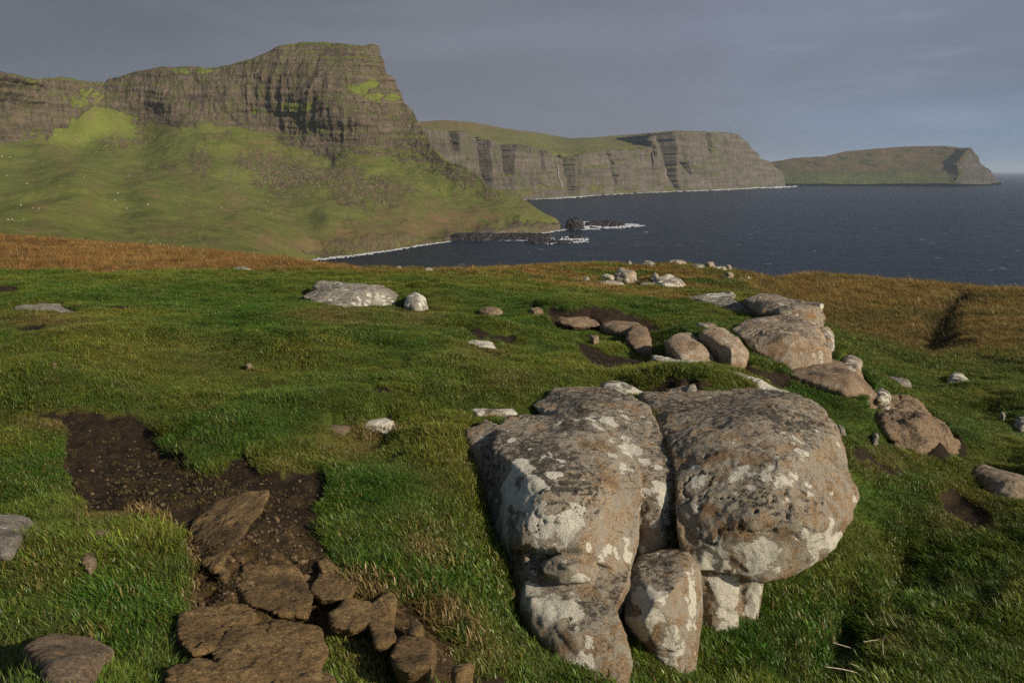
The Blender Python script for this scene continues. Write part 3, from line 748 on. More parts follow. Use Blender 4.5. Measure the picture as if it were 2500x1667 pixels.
# hidden dips behind the crests and the fall to the sea
for az, r, z in [(-38, 30, -2.4), (-28, 30, -2.3), (-20, 30, -2.3), (-13, 30, -2.4), (-7, 40, -6.), (0, 45, -7), (5, 48, -8), (10, 52, -8),
                 (0, 32, -3.0), (-7, 28, -2.5), (6, 36, -4.0), (-12, 25, -2.0), (12, 85, -14), (20, 100, -17), (28, 100, -17), (36, 100, -17), (20, 130, -26), (30, 130, -26), (10, 110, -22), (-33, 200, -20), (-27, 195, -22), (-22, 185, -24), (-38, 200, -20), (-16, 130, -16),
                 (-45, 260, -36), (-30, 260, -36), (-20, 240, -36), (-10, 180, -36), (0, 150, -36), (10, 150, -36), (20, 150, -36), (30, 160, -36), (45, 160, -36),
                 (-45, 420, -80), (-20, 420, -80), (0, 350, -80), (20, 330, -80), (45, 330, -80),
                 (-75, 1.0, .05), (-40, 1.0, .03), (0, 1.0, -.02), (40, 1.0, -.35), (75, 1.0, -.35), (-75, 5, .1), (-75, 20, -.2), (75, 5, -.9), (75, 20, -2.5), (75, 70, -7), (-75, 70, -5), (-75, 420, -80), (75, 330, -80)]:
    ga(az, r, z)
for u, v, r in FEET:
    gr(u, v, r)
G = np.array(G)
GT = TPS(G[:, :2] * np.array([1.6, 1.0]), G[:, 2], 1.5e-4)

SOIL = [[(60, 1016), (150, 1012), (350, 1022), (395, 1066), (430, 1096), (520, 1130), (560, 1112), (610, 1105), (630, 1145), (690, 1152), (800, 1142), (812, 1190), (790, 1262),
         (812, 1325), (850, 1415), (905, 1442), (1015, 1440), (1075, 1500), (1130, 1560), (1120, 1610), (1200, 1640), (1270, 1700), (960, 1700), (950, 1600), (900, 1560), (830, 1540), (790, 1600), (785, 1700), (418, 1700),
         (424, 1595), (444, 1510), (446, 1440), (428, 1330), (388, 1290), (330, 1255), (215, 1262), (195, 1270), (182, 1200), (152, 1128), (172, 1075), (130, 1040)],
        [(1325, 752), (1400, 757), (1500, 765), (1600, 785), (1650, 800), (1590, 804), (1560, 792), (1470, 800), (1350, 795)],
        [(1395, 838), (1430, 836), (1500, 860), (1580, 868), (1600, 885), (1500, 884), (1440, 872)],
        [(1140, 793), (1180, 800), (1262, 818), (1255, 830), (1180, 820), (1148, 806)],
        [(1770, 885), (1810, 885), (1880, 905), (1935, 920), (1930, 940), (1890, 945), (1830, 918)],
        [(2062, 1085), (2110, 1092), (2200, 1122), (2240, 1150), (2180, 1152), (2090, 1118)],
        [(2240, 1090), (2330, 1075), (2380, 1120), (2350, 1130), (2280, 1115)],
        [(2280, 1205), (2330, 1195), (2400, 1230), (2440, 1275), (2380, 1290), (2310, 1255)],
        [(228, 752), (300, 750), (350, 760), (280, 768)],
        [(872, 957), (940, 955), (985, 968), (900, 976)],
        [(-20, 708), (40, 706), (70, 720), (-20, 726)],
        [(25, 800), (110, 795), (120, 818), (40, 822)],
        [(1560, 955), (1690, 940), (1760, 950), (1700, 975), (1580, 980)]]


def ground_base(az, lr):
    return GT(np.stack([az * 1.6, np.maximum(lr, 0.3)], 1))


def ground_bumps(x, y, r):
    p = np.stack([x, y, np.zeros_like(x)], 1)
    z = fbm(p * 0.55 + 3.1, 3) * 0.085 + fbm(p * 0.95 + 12, 2) * 0.045 + fbm(p * 1.9 + 8, 3) * 0.030 + np.maximum(fbm(p * 4.2 + 3, 2), 0) * 0.022
    far = sstep(r, 22, 70)
    z = z + far * (fbm(p * 0.08, 4) * 0.45 + ridge(p * 0.25 + 4, 3) * 0.13)
    return z * sstep(r, 0.8, 2.5)


def soil_mask(u, v, x, y):
    p = np.stack([x * 3.2, y * 3.2, np.zeros_like(x)], 1)
    jit = np.clip(1500.0 / np.maximum(v - 300, 60), 0, 4)
    du = fbm(p + 31, 5, .62) * 30 / jit
    dv = fbm(p + 57, 5, .62) * 20 / jit
    m = np.zeros(u.shape, bool)
    for poly in SOIL:
        m |= in_poly(u + du, v + dv, poly)
    return m


def relief(u, v):
    """local shapes of the turf, in metres"""
    z = -0.26 * blob(u, v, 2055, 1545, 90, 75) - 0.10 * blob(u, v, 1960, 1640, 160, 40)
    z = z + 0.15 * blob(u, v, 2135, 1450, 40, 95) + 0.10 * blob(u, v, 2060, 1350, 40, 60)
    z = z - 0.08 * blob(u, v, 2190, 1430, 50, 90)
    z = z + 0.10 * blob(u, v, 1640, 925, 120, 24)
    z = z - .5 * np.clip(blob(u, v, 2345, 722, 26, 14) + blob(u, v, 2320, 748, 26, 20) + blob(u, v, 2300, 785, 40, 26) + blob(u, v, 2285, 825, 60, 24), 0, 1)
    z = z + 0.12 * blob(u, v, 2350, 950, 60, 18) - 0.16 * blob(u, v, 2420, 1000, 70, 22)
    z = z - 0.10 * blob(u, v, 2440, 1105, 70, 26)
    z = z - 0.10 * blob(u, v, 300, 1550, 0.1, 0.1)
    return z


def zones(u, v, x, y, r):
    """grass colour and length over the ground"""
    p = np.stack([x, y, np.zeros_like(x)], 1)
    n1 = fbm(p * 0.9 + 1.7, 4); n2 = fbm(p * 3.1 + 5.2, 3); n3 = fbm(p * np.array([0.10, 0.2, 1]) + 2.0, 4); n4 = fbm(p * np.array([.35, .8, 1]) + 12.0, 3)
    lush = 0.52 + 0.6 * n1 + 0.45 * n2
    for cu, cv, ru, rv, k in [(650, 770, 170, 50, .7), (900, 800, 150, 60, .6), (560, 1060, 120, 40, .6), (900, 1200, 120, 70, .7), (1010, 1390, 120, 60, .6), (300, 1480, 130, 110, .5), (330, 720, 300, 30, .5),
                              (1350, 830, 120, 60, .35), (1990, 950, 120, 60, .8), (2050, 1000, 80, 60, .6), (1900, 1560, 250, 100, .6), (1250, 760, 150, 40, .4), (1720, 1640, 150, 60, .3), (60, 800, 90, 30, .6), (1560, 760, 140, 30, .5),
                              (2200, 1230, 120, 60, .5), (2300, 1060, 120, 40, .4), (2330, 1450, 150, 150, .25), (1520, 690, 200, 12, .3), (90, 1130, 90, 60, .4)]:
        lush = lush + k * blob(u, v, cu, cv, ru, rv)
    straw = 0.02 + 0.42 * np.maximum(n2 + .05, 0) + 0.14 * n1
    for cu, cv, ru, rv, k in [(820, 770, 110, 28, .8), (1020, 770, 60, 28, .7), (110, 785, 110, 25, .9), (500, 880, 260, 45, .25), (180, 1030, 150, 25, .9), (850, 1090, 90, 40, .7), (1120, 1140, 60, 60, .35),
                              (1030, 1330, 60, 50, .6), (690, 1140, 60, 30, .5), (270, 1250, 100, 25, .8), (2200, 1580, 60, 40, .4), (1180, 860, 70, 20, .5), (880, 1440, 90, 15, .8), (1150, 1600, 70, 50, .5), (450, 1560, 20, 100, .6),
                              (90, 1400, 60, 80, .3), (130, 1640, 160, 30, .4), (1240, 930, 60, 25, .5), (1600, 870, 30, 40, .4), (2350, 1250, 90, 60, .6), (2140, 1120, 80, 40, .5), (880, 1620, 60, 60, .5)]:
        straw = straw + k * blob(u, v, cu, cv, ru, rv)
    left = sstep(u, 1150, 900)
    right = sstep(u, 1700, 1850)
    moor = left * sstep(r, 24, 34)
    cen = (1 - left) * (1 - right)
    band = np.exp(-((v - np.interp(u, [1250, 1400, 1600, 1750, 1850], [665, 690, 722, 738, 745])) / 14) ** 2) * (u > 1280) * (r > 10)
    moor = np.maximum(moor, cen * np.clip(sstep(r, 15, 20) * sstep(n4, -.25, .15) + band * sstep(n4 + .3, -.1, .3), 0, 1) * .85)
    moor = np.maximum(moor, (u < 1350) * (u > 620) * sstep(v, 672, 662) * .8 * (r < 34) * sstep(n2, -.3, .2))
    fieldr = right * sstep(r, 15, 26)
    fr = fieldr * np.clip(0.62 + 0.75 * n3 + 0.3 * n4 + 0.3 * sstep(v, 800, 700), 0, 1)
    c_lush = np.array([0.066, 0.160, 0.015]); c_olive = np.array([0.205, 0.222, 0.034]); c_straw = np.array([0.27, 0.185, 0.068])
    c_moor = np.array([0.41, 0.235, 0.074]); c_gold = np.array([0.30, 0.205, 0.058])
    lw = np.clip(lush, 0, 1)[:, None]; sw = np.clip(straw, 0, 1)[:, None]
    c = c_olive * (1 - lw) + c_lush * lw
    c = c * (1 - sw * .75) + c_straw * sw * .75
    mo = np.clip(moor, 0, 1)[:, None]
    cm = c_moor * (0.8 + 0.45 * n3[:, None] + .25 * n4[:, None])
    green_streak = sstep(n4 + n3, .35, .6)[:, None] * .6
    cm = cm * (1 - green_streak) + np.array([0.16, 0.14, 0.035]) * green_streak
    c = c * (1 - mo) + np.clip(cm, 0.03, 1) * mo
    fd = (fieldr * 1.0)[:, None]
    cf = c_gold * fr[:, None] + np.array([0.105, 0.105, 0.026]) * (1 - fr[:, None])
    c = c * (1 - fd) + cf * fd
    gully = np.clip(blob(u, v, 2350, 722, 26, 16) + blob(u, v, 2325, 750, 24, 24) + blob(u, v, 2305, 785, 42, 28) + blob(u, v, 2290, 828, 66, 26), 0, 1) * (r > 18)
    c = c * (1 - .8 * gully[:, None]) + np.array([0.085, 0.07, 0.028]) * .8 * gully[:, None]  # shade of the moor gully painted into the grass colour
    return np.clip(c, 0.004, 1), np.clip(moor + fieldr * .7, 0, 1), np.clip(straw, 0, 1)


def hull2(p):
    p = sorted(map(tuple, p))
    def half(pts):
        h = []
        for q in pts:
            while len(h) > 1 and (h[-1][0] - h[-2][0]) * (q[1] - h[-2][1]) - (h[-1][1] - h[-2][1]) * (q[0] - h[-2][0]) <= 0: h.pop()
            h.append(q)
        return h[:-1]
    return half(p) + half(p[::-1])


BEDS = []
for args_, kw_ in ROCKS:
    if args_[4] is M_OCHRE: continue
    for h_ in args_[3]:
        if isinstance(h_, tuple) and len(h_) == 3: continue
        q_ = np.array(h_[0] if isinstance(h_, tuple) else h_, float)
        BEDS.append((hull2(q_[:, :2]), q_[:, 2].min(), q_[:, 2].max(), np.ptp(q_[:, 1])))
SKYLINE = [(-900, 540), (-300, 548), (0, 572), (367, 600), (500, 613), (600, 622), (700, 632), (787, 644), (1000, 653), (1150, 656), (1300, 646), (1400, 641), (1500, 638), (1640, 641), (1790, 656), (2000, 669), (2200, 686), (2400, 703), (2500, 708), (2700, 724), (3400, 760)]
SKY_AZ, SKY_T = az_t([p_[0] for p_ in SKYLINE], [p_[1] + 5 for p_ in SKYLINE])


def bed_mask(u, v, r):
    m = np.zeros(u.shape)
    for poly, r0, r1, hp in BEDS:
        k = in_poly(u, v, poly) & (r > r0 * .93) & (r < r1 * 1.03)
        m[k] = np.maximum(m[k], np.clip(.03 * r[k] * np.clip(hp / 60, .35, 1), .03, .5))
    return m


def ground_z(x, y, with_soil=True):
    r = np.hypot(x, y); az = np.arctan2(x, y)
    z = ground_base(az, np.log(r))
    u, v = proj(x, y, z)
    z = z + ground_bumps(x, y, r) + relief(u, v) * (y > 0.5)
    lim = EYE + np.interp(az, SKY_AZ, SKY_T) * r
    far = r > 10
    k = .0025 * r
    z = np.where(far, np.minimum(z, lim) - k * np.exp(-np.abs(z - lim) / k) * .35, z)
    return z, u, v, r


# polar grid
azs = np.concatenate([np.linspace(R(-100), R(-37), 24, endpoint=False), np.linspace(R(-37), R(37), 860), np.linspace(R(37), R(100), 25)[1:]])
rs = np.concatenate([np.exp(np.linspace(math.log(0.6), math.log(1.9), 16, endpoint=False)), np.exp(np.linspace(math.log(1.9), math.log(80), 760, endpoint=False)), np.exp(np.linspace(math.log(80), math.log(430), 70))])
AZ, RR = np.meshgrid(azs, rs)
gx = (RR * np.sin(AZ)).ravel(); gy = (RR * np.cos(AZ)).ravel()
gzv, gu, gv, grr = ground_z(gx, gy)
smask = (soil_mask(gu, gv, gx, gy) & (gy > 0.5) & (grr < 25)).astype(float).reshape(AZ.shape)


def blur(a, n):
    for _ in range(n):
        a = (np.roll(a, 1, 0) + np.roll(a, -1, 0) + 2 * a) / 4
        a = (np.roll(a, 1, 1) + np.roll(a, -1, 1) + 2 * a) / 4
    return a


sblur = blur(smask, 9).ravel()
gzv = gzv - blur(bed_mask(gu, gv, grr).reshape(AZ.shape), 2).ravel()
pnt = np.stack([gx, gy, np.zeros_like(gx)], 1)
near_soil = sstep(grr, 9, 6)
gzv = gzv - sblur * (0.015 + 0.05 * near_soil * np.clip(.25 + blob(gu, gv, 440, 1480, 90, 260) + blob(gu, gv, 900, 1480, 260, 130), 0, 1)) + sblur * near_soil * (fbm(pnt * 7, 4) * 0.02 + fbm(pnt * 22, 3) * 0.008)
gcol, gmoor, gstraw = zones(gu, gv, gx, gy, grr)
gme = mesh_np('ground', np.stack([gx, gy, gzv], 1), grid_faces(*AZ.shape)[:, ::-1], True, M_GROUND)
set_attr(gme, 'gcol', gcol * 0.8)
set_attr(gme, 'soil', np.clip(sblur + .30 * fbm(pnt * 9, 4, .6) * (sblur > .02), 0, 1))
set_attr(gme, 'ochre', np.clip(blob(gu, gv, 700, 1500, 330, 200) * 1.1 + .3 * fbm(pnt * 5 + 3, 3), 0, 1) * (gy > .5))
GROUND = put('ground', gme, 'near hillside of short turf, bare peat and orange moor grass', 'ground', 'structure')
GZ = gzv.reshape(AZ.shape)
SB = sblur.reshape(AZ.shape)


def ground_at(x, y, field=None):
    """bilinear look-up of the built ground"""
    f = GZ if field is None else field
    x = np.asarray(x, float); y = np.asarray(y, float)
    a = np.interp(np.arctan2(x, y), azs, np.arange(len(azs)))
    b = np.interp(np.log(np.hypot(x, y)), np.log(rs), np.arange(len(rs)))
    i = np.clip(b.astype(int), 0, len(rs) - 2); j = np.clip(a.astype(int), 0, len(azs) - 2)
    fb = b - i; fa = a - j
    return (f[i, j] * (1 - fb) + f[i + 1, j] * fb) * (1 - fa) + (f[i, j + 1] * (1 - fb) + f[i + 1, j + 1] * fb) * fa


# ------------------------------------------------------------------ rocks
ROCK_TREES = []   # (verts, faces) of everything grass must stay out of


def hull_mesh(pts_list, voxel, smooth, name):
    bm = bmesh.new()
    for pts in pts_list:
        vs = [bm.verts.new(tuple(p)) for p in pts]
        res = bmesh.ops.convex_hull(bm, input=vs)
        junk = list({g for g in res.get('geom_interior', []) + res.get('geom_unused', []) if isinstance(g, bmesh.types.BMVert) and g.is_valid})
        bmesh.ops.delete(bm, geom=junk, context='VERTS')
    bmesh.ops.recalc_face_normals(bm, faces=bm.faces)
    me = bpy.data.meshes.new(name)
    bm.to_mesh(me); bm.free()
    ob = bpy.data.objects.new('tmp', me)
    COL.objects.link(ob)
    md = ob.modifiers.new('r', 'REMESH'); md.mode = 'VOXEL'; md.voxel_size = voxel; md.use_smooth_shade = True
    dg = bpy.context.evaluated_depsgraph_get()
    ev = ob.evaluated_get(dg)
    out = bpy.data.meshes.new_from_object(ev)
    bpy.data.objects.remove(ob); bpy.data.meshes.remove(me)
    out.name = name
    c = coords_np(out)
    e = np.empty(len(out.edges) * 2, np.int32); out.edges.foreach_get('vertices', e); e = e.reshape(-1, 2)
    deg = np.bincount(e.ravel(), minlength=len(c)).astype(float)
    for _ in range(smooth):
        for s in range(3):
            pass
        nb = np.stack([np.bincount(e[:, 0], c[e[:, 1], k], len(c)) + np.bincount(e[:, 1], c[e[:, 0], k], len(c)) for k in range(3)], 1) / np.maximum(deg, 1)[:, None]
        c += 0.6 * (nb - c)
    out.vertices.foreach_set('co', c.astype(np.float32).ravel()); out.update()
    return out


def finish_rock(me, size, seed, rough=1.0, strata=0.0, tilt=(0.15, 0.05)):
    """weather the surface: swellings, pits, bedding ledges, joints"""
    c = coords_np(me); n = normals_np(me).astype(float)
    o = np.array([seed * 3.17, seed * 1.31, seed * 2.71])
    s = 1.0 / size
    d = fbm(c * 1.7 * s + o, 3) * 0.038 * size
    d = d + fbm(c * 5.0 * s + o, 3, 0.5) * 0.008 * size * rough
    d = d + ridge(c * 11.0 * s + o, 4, 0.6) * 0.0042 * size * rough
    cr = np.abs(perlin(c * np.array([1.7, 1.7, 2.6]) * s + o + 5 + 0.35 * fbm(c * 6 * s, 3)[:, None]))
    br = sstep(perlin(c * 2.1 * s + o + 70), -.05, .25)
    d = d - np.exp(-(cr / 0.013) ** 2) * 0.020 * size * rough * br
    chip = perlin(c * 3.3 * s + o + 90) + .35 * perlin(c * 9 * s + o + 95)
    d = d - sstep(chip, .36, .42) * 0.005 * size * rough
    pits = perlin(c * 16 * s + o + 40)
    d = d - sstep(pits, .5, .7) * 0.005 * size * rough
    if strata:
        h = (c[:, 2] + tilt[0] * c[:, 0] + tilt[1] * c[:, 1]) * 7.0 * s + fbm(c * 2 * s + o, 2) * .5
        d = d + (np.abs((h % 1) - .5) - .25) * 0.05 * size * strata
    c = c + n * d[:, None]
    me.vertices.foreach_set('co', c.astype(np.float32).ravel()); me.update()
    return c


def paint(me, rock_seed, white=(), orange=(), dark=(), top_dark=1.0, base_white=0.0):
    c = coords_np(me); n = normals_np(me)
    u, v = proj(c[:, 0], c[:, 1], c[:, 2])
    mw = np.full(len(c), base_white); mo = np.zeros(len(c)); md = np.zeros(len(c))
    for b in white: mw = np.maximum(mw, 1.12 * b[4] * blob(u, v, b[0], b[1], b[2] * 1.3, b[3] * 1.3))
    for b in orange: mo = np.maximum(mo, b[4] * blob(u, v, *b[:4]))
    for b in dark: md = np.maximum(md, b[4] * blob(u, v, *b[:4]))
    md = np.maximum(md, top_dark * sstep(n[:, 2], 0.55, 0.95) * (0.6 + 0.5 * fbm(c * 2 + rock_seed, 2)))
    set_attr(me, 'm_white', mw); set_attr(me, 'm_orange', mo); set_attr(me, 'm_dark', np.clip(md, 0, 1))


def add_tree(me):
    c = coords_np(me)
    me.calc_loop_triangles()
    f = np.empty(len(me.loop_triangles) * 3, np.int32); me.loop_triangles.foreach_get('vertices', f)
    ROCK_TREES.append((c, f.reshape(-1, 3)))


def big_rock(name, label, cat, hulls, mat, voxel, smooth, seed, thick=0.6, sink=0.25, rough=1.0, strata=0.0, group=None, size=None, grow=1.02, push=1.0, **kw):
    """hulls: lists of (u, v, r): what the photograph shows of the rock and how far it stands;
    each gets a back as thick as `thick` and a foot sunk into the turf"""
    lists = []
    for h in hulls:
        th, sk = thick, sink
        if isinstance(h, tuple): h, th, *x_ = h; sk = x_[0] if x_ else sink
        elif mat is not M_OCHRE:
            q_ = np.array(h, float); um, w_, v0_, h_ = q_[:, 0].mean(), np.ptp(q_[:, 0]), q_[:, 1].min(), np.ptp(q_[:, 1])
            rc = .72 * q_[:, 2].min() + .28 * q_[:, 2].max()
            h = list(h) + [(um - .17 * w_, v0_ + .42 * h_, rc), (um + .17 * w_, v0_ + .42 * h_, rc)]
        p = np.array([P(*q) for q in h])
        cen = p.mean(0); p = cen + (p - cen) * grow
        p = np.array([0, 0, EYE]) + (p - np.array([0, 0, EYE])) * push
        r = np.hypot(p[:, 0], p[:, 1])
        k = (1 + th / r)[:, None]
        eye = np.array([0, 0, EYE])
        back = eye + (p - eye) * k
        mid = cen + (back.mean(0) - cen)
        back = mid + (back - mid) * 0.80
        allp = np.concatenate([p, back])
        low = allp[allp[:, 2] < np.percentile(allp[:, 2], 45)].copy(); low[:, 2] -= sk
        lists.append(np.concatenate([allp, low]))
    me = hull_mesh(lists, voxel, smooth, name)
    ext = np.ptp(coords_np(me), axis=0).max()
    finish_rock(me, size or min(ext, 1.3), seed, rough, strata)
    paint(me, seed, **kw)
    me.materials.append(mat)
    add_tree(me)
    c = coords_np(me)
    return put(name, me, label, cat, None, group, origin=(c[:, 0].mean(), c[:, 1].mean(), c[:, 2].min()))


for args, kw in ROCKS:
    big_rock(*args, **kw)

# ------------------------------------------------------------------ hills across the bay
def hill_sheet(name, label, umin, umax, nu, lines, nv, ctrl, disp, mat, masks, back=700.0, cat='headland', rfun=None, rpost=None):
    """lines: base (B) and skyline (T) in the picture; ctrl: (u, v, r) controls of distance"""
    us = np.linspace(umin, umax, nu)
    vb = interp(us, lines['B']); vt = interp(us, lines['T'])
    s = np.linspace(0, 1, nv)
    V = vb[None] + (vt - vb)[None] * s[:, None]
    U = np.repeat(us[None], nv, 0)
    c = np.array(ctrl, float)
    tp = TPS(c[:, :2] / 300.0, np.log(c[:, 2]), 1e-3)
    Rr = rfun(U.ravel(), V.ravel()) if rfun else np.exp(tp(np.stack([U.ravel(), V.ravel()], 1) / 300.0))
    if rpost: Rr = rpost(U.ravel(), V.ravel(), Rr)
    pt = P(U.ravel(), V.ravel(), Rr)
    me0 = mesh_np(name, pt, grid_faces(nv, nu))
    n = normals_np(me0).astype(float)
    if n[:, 1].mean() > 0: n = -n
    bpy.data.meshes.remove(me0)
    mk = masks(U.ravel(), V.ravel(), pt, n)
    S = np.repeat(s[:, None], nu, 1).ravel()
    pt = disp(pt, n, mk, S)
    full = pt.reshape(nv, nu, 3)
    # the land behind the skyline and down to the water
    rows = [full]
    top = full[-1]
    for kk, dz in ((.06, -1.), (.2, -6.), (.5, -30.), (1.0, -160.)):
        d = top[:, :2] / np.linalg.norm(top[:, :2], axis=1)[:, None]
        b = top.copy(); b[:, :2] += d * back * kk; b[:, 2] = np.maximum(b[:, 2] + dz, SEA - 4)
        if kk == 1.0: b[:, 2] = SEA - 4
        rows.append(b[None])
    allp = np.concatenate(rows, 0)
    me = mesh_np(name, allp.reshape(-1, 3), grid_faces(allp.shape[0], nu), True, mat)
    n2 = normals_np(me).astype(float)
    if n2[:nv * nu, 1].mean() > 0:
        me.flip_normals(); n2 = -n2
    pad = lambda a: np.concatenate([a, np.tile(a.reshape(nv, nu)[-1], allp.shape[0] - nv)])
    rock = pad(mk['rock'])
    up = sstep(n2[:, 2], 0.68, 0.88)
    set_attr(me, 'rock', np.clip(rock * (1 - .8 * up * pad(mk.get('ledge', np.ones(nv * nu)))), 0, 1))
    for a in ('scree', 'bright', 'heath'):
        set_attr(me, a, np.clip(pad(mk.get(a, np.zeros(nv * nu))), 0, 1))
    return put(name, me, label, cat, 'structure')


# the great headland
T1 = [(-300, 150), (-60, 160), (0, 176), (20, 180), (40, 186), (130, 190), (200, 194), (258, 198), (275, 190), (292, 186), (330, 178), (382, 173), (450, 169), (520, 165), (560, 160), (600, 150), (618, 144), (640, 130), (676, 114), (734, 106), (791, 104), (868, 109), (890, 109), (906, 106), (918, 110), (922, 125), (926, 139),
      (937, 172), (948, 188), (962, 199), (977, 233), (985, 252), (1006, 275), (1017, 298), (1040, 325), (1059, 363), (1086, 390), (1116, 409), (1155, 426), (1189, 453), (1250, 478), (1281, 486), (1319, 508), (1350, 528), (1366, 542), (1370, 557)]
B1 = [(-300, 700), (600, 690), (720, 668), (745, 645), (761, 635), (830, 627), (906, 618), (983, 606), (1040, 596), (1105, 588), (1200, 578), (1250, 574), (1327, 568), (1366, 560), (1370, 559)]
F1 = [(-300, 300), (-60, 325), (0, 350), (60, 366), (110, 350), (130, 312), (170, 287), (230, 267), (275, 257), (310, 280), (350, 288), (410, 300), (450, 322), (520, 312), (560, 325), (620, 345), (677, 363), (734, 382), (803, 405), (868, 413), (944, 417), (983, 436), (1021, 458), (1067, 466), (1097, 457), (1130, 450), (1174, 458), (1200, 462), (1370, 470)]
c1 = [(u, v, float(sea_r(u, v))) for u, v in [(761, 635), (830, 627), (906, 618), (983, 606), (1040, 596), (1105, 588), (1200, 578), (1290, 571), (1368, 559)]]
c1 += [(-300, 700, 260), (0, 690, 280), (300, 690, 300), (600, 685, 330), (0, 560, 480), (-300, 545, 480), (300, 590, 470), (600, 625, 470), (-300, 480, 700), (0, 480, 720), (300, 500, 720), (600, 540, 690), (0, 415, 900), (190, 418, 900), (350, 445, 880), (520, 470, 860),
       (0, 385, 1090), (190, 392, 1140), (350, 412, 1110), (520, 425, 1010), (-300, 350, 1150), (800, 520, 820), (1000, 520, 930), (1200, 520, 1010),
       (0, 350, 1170), (60, 366, 1180), (110, 350, 1230), (170, 287, 1330), (275, 257, 1390), (410, 300, 1350), (560, 325, 1310), (677, 363, 1270), (803, 405, 1200), (944, 417, 1180), (1021, 458, 1110), (1097, 457, 1130), (1174, 458, 1120),
       (-300, 150, 1215), (0, 178, 1225), (130, 190, 1370), (258, 198, 1450), (300, 186, 1430), (450, 169, 1390), (600, 150, 1370), (676, 114, 1365), (791, 104, 1365), (868, 109, 1350), (915, 110, 1370), (700, 240, 1310), (800, 280, 1265), (900, 300, 1260), (560, 240, 1340), (400, 240, 1370), (962, 199, 1340), (985, 252, 1320), (1017, 298, 1290), (1059, 363, 1230), (1116, 409, 1170), (1189, 453, 1120), (1281, 486, 1085), (1350, 528, 1050)]


def post1(u, v, r):
    """the point ends in low black sea cliffs"""
    b = interp(u, B1); sh = b - v
    h = (26 - 14 * sstep(u, 1250, 1360)) * (1 + .16 * fbm(np.stack([u / 45, 0 * u, 0 * u], 1), 3))
    k = sstep(u, 1030, 1100)
    rb = sea_r(u, np.maximum(b, 450))
    return r + k * (rb * (1 + .0004 * sh) - r) * (1 - sstep(sh, .75 * h, 1.5 * h))


def masks1(u, v, p, n):
    f = interp(u, F1)
    q = np.stack([u / 40, v / 40, np.zeros_like(u)], 1)
    j = fbm(q, 4) * 16
    rock = sstep(f + j - v, -6, 8)
    scree = np.zeros_like(u)
    for cu, cv, ru, rv, k in [(300, 345, 70, 26, .9), (345, 300, 22, 26, .7), (400, 410, 50, 16, .7), (490, 395, 28, 34, 1.), (545, 340, 60, 22, .7), (640, 395, 90, 26, 1.), (700, 430, 100, 34, 1.), (610, 410, 30, 14, 1.), (820, 430, 110, 30, 1.), (900, 470, 110, 40, .95), (1000, 470, 60, 24, .7), (690, 470, 50, 22, .7),
                              (850, 545, 60, 22, .5), (900, 600, 130, 14, 1.), (1010, 588, 110, 14, .9), (800, 618, 70, 10, .95), (1150, 445, 40, 14, .9), (1190, 470, 40, 14, .7), (500, 570, 60, 14, .5), (730, 580, 80, 16, .35), (290, 585, 60, 14, .35), (85, 490, 40, 14, .3), (560, 500, 100, 40, .35), (1000, 540, 60, 20, .4), (1120, 520, 80, 26, .3)]:
        scree = np.maximum(scree, k * blob(u, v, cu, cv, ru, rv))
    scree = np.clip(scree * (.72 + .75 * fbm(q * np.array([2.2, 3, 1]) + 4, 5, .65)), 0, 1)
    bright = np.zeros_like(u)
    for cu, cv, ru, rv, k in [(230, 315, 130, 55, 1.), (150, 480, 260, 45, .4), (430, 345, 60, 45, .9), (150, 330, 60, 40, .9), (570, 335, 40, 22, .8), (690, 375, 35, 14, .7), (920, 420, 50, 18, .7), (0, 385, 60, 20, .8), (600, 440, 110, 24, .5), (1090, 470, 50, 18, .6), (1030, 465, 40, 12, .5), (560, 370, 40, 14, .8), (300, 460, 160, 30, .3), (1250, 540, 60, 22, .5), (100, 545, 160, 10, .5)]:  # bright green turf; the broad left-slope blob paints sunlight into its colour
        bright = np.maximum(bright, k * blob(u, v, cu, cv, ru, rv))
    led = np.zeros_like(u)
    for cu, cv, ru, rv, k in [(880, 220, 42, 18, 1.), (930, 240, 50, 12, .9), (900, 212, 26, 16, 1.), (740, 262, 60, 16, .9), (650, 275, 50, 10, .8), (790, 300, 30, 10, .7), (230, 235, 40, 20, .8), (190, 250, 40, 14, .8), (340, 232, 30, 8, .5), (800, 318, 16, 8, .6), (60, 200, 60, 10, .5), (470, 178, 90, 8, .7), (760, 130, 60, 6, .5), (1100, 400, 18, 10, .8), (610, 170, 60, 12, .35)]:
        led = np.maximum(led, k * blob(u, v, cu, cv, ru, rv))
    led = sstep(led + .5 * fbm(q * 1.9 + 9, 5, .6), .28, .80)
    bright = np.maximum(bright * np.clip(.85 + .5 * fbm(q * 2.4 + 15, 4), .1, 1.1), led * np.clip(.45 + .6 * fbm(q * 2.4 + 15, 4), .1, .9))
    face = sstep(f + j - v, -4, 45)
    rock = rock * (1 - led)
    shore = interp(u, B1) - v
    cave = sstep(u, 1040, 1110) * sstep(shore + fbm(q * 1.7 + 5, 3) * 6, 34 - 16 * sstep(u, 1250, 1360), 22 - 12 * sstep(u, 1250, 1360))
    rock = np.maximum(rock, cave * (u > 1040))
    heath = .5 * sstep(fbm(q * .6 + 2, 3), -.1, .6) + 1.0 * blob(u, v, 800, 592, 180, 26) + .8 * blob(u, v, 1020, 560, 130, 26) + .7 * blob(u, v, 1160, 535, 90, 24) + .7 * blob(u, v, 450, 550, 50, 10) + .5 * blob(u, v, 1050, 540, 140, 26)
    return dict(rock=rock, scree=scree, bright=bright, heath=heath, cave=cave, face=face, ledge=1 - cave)


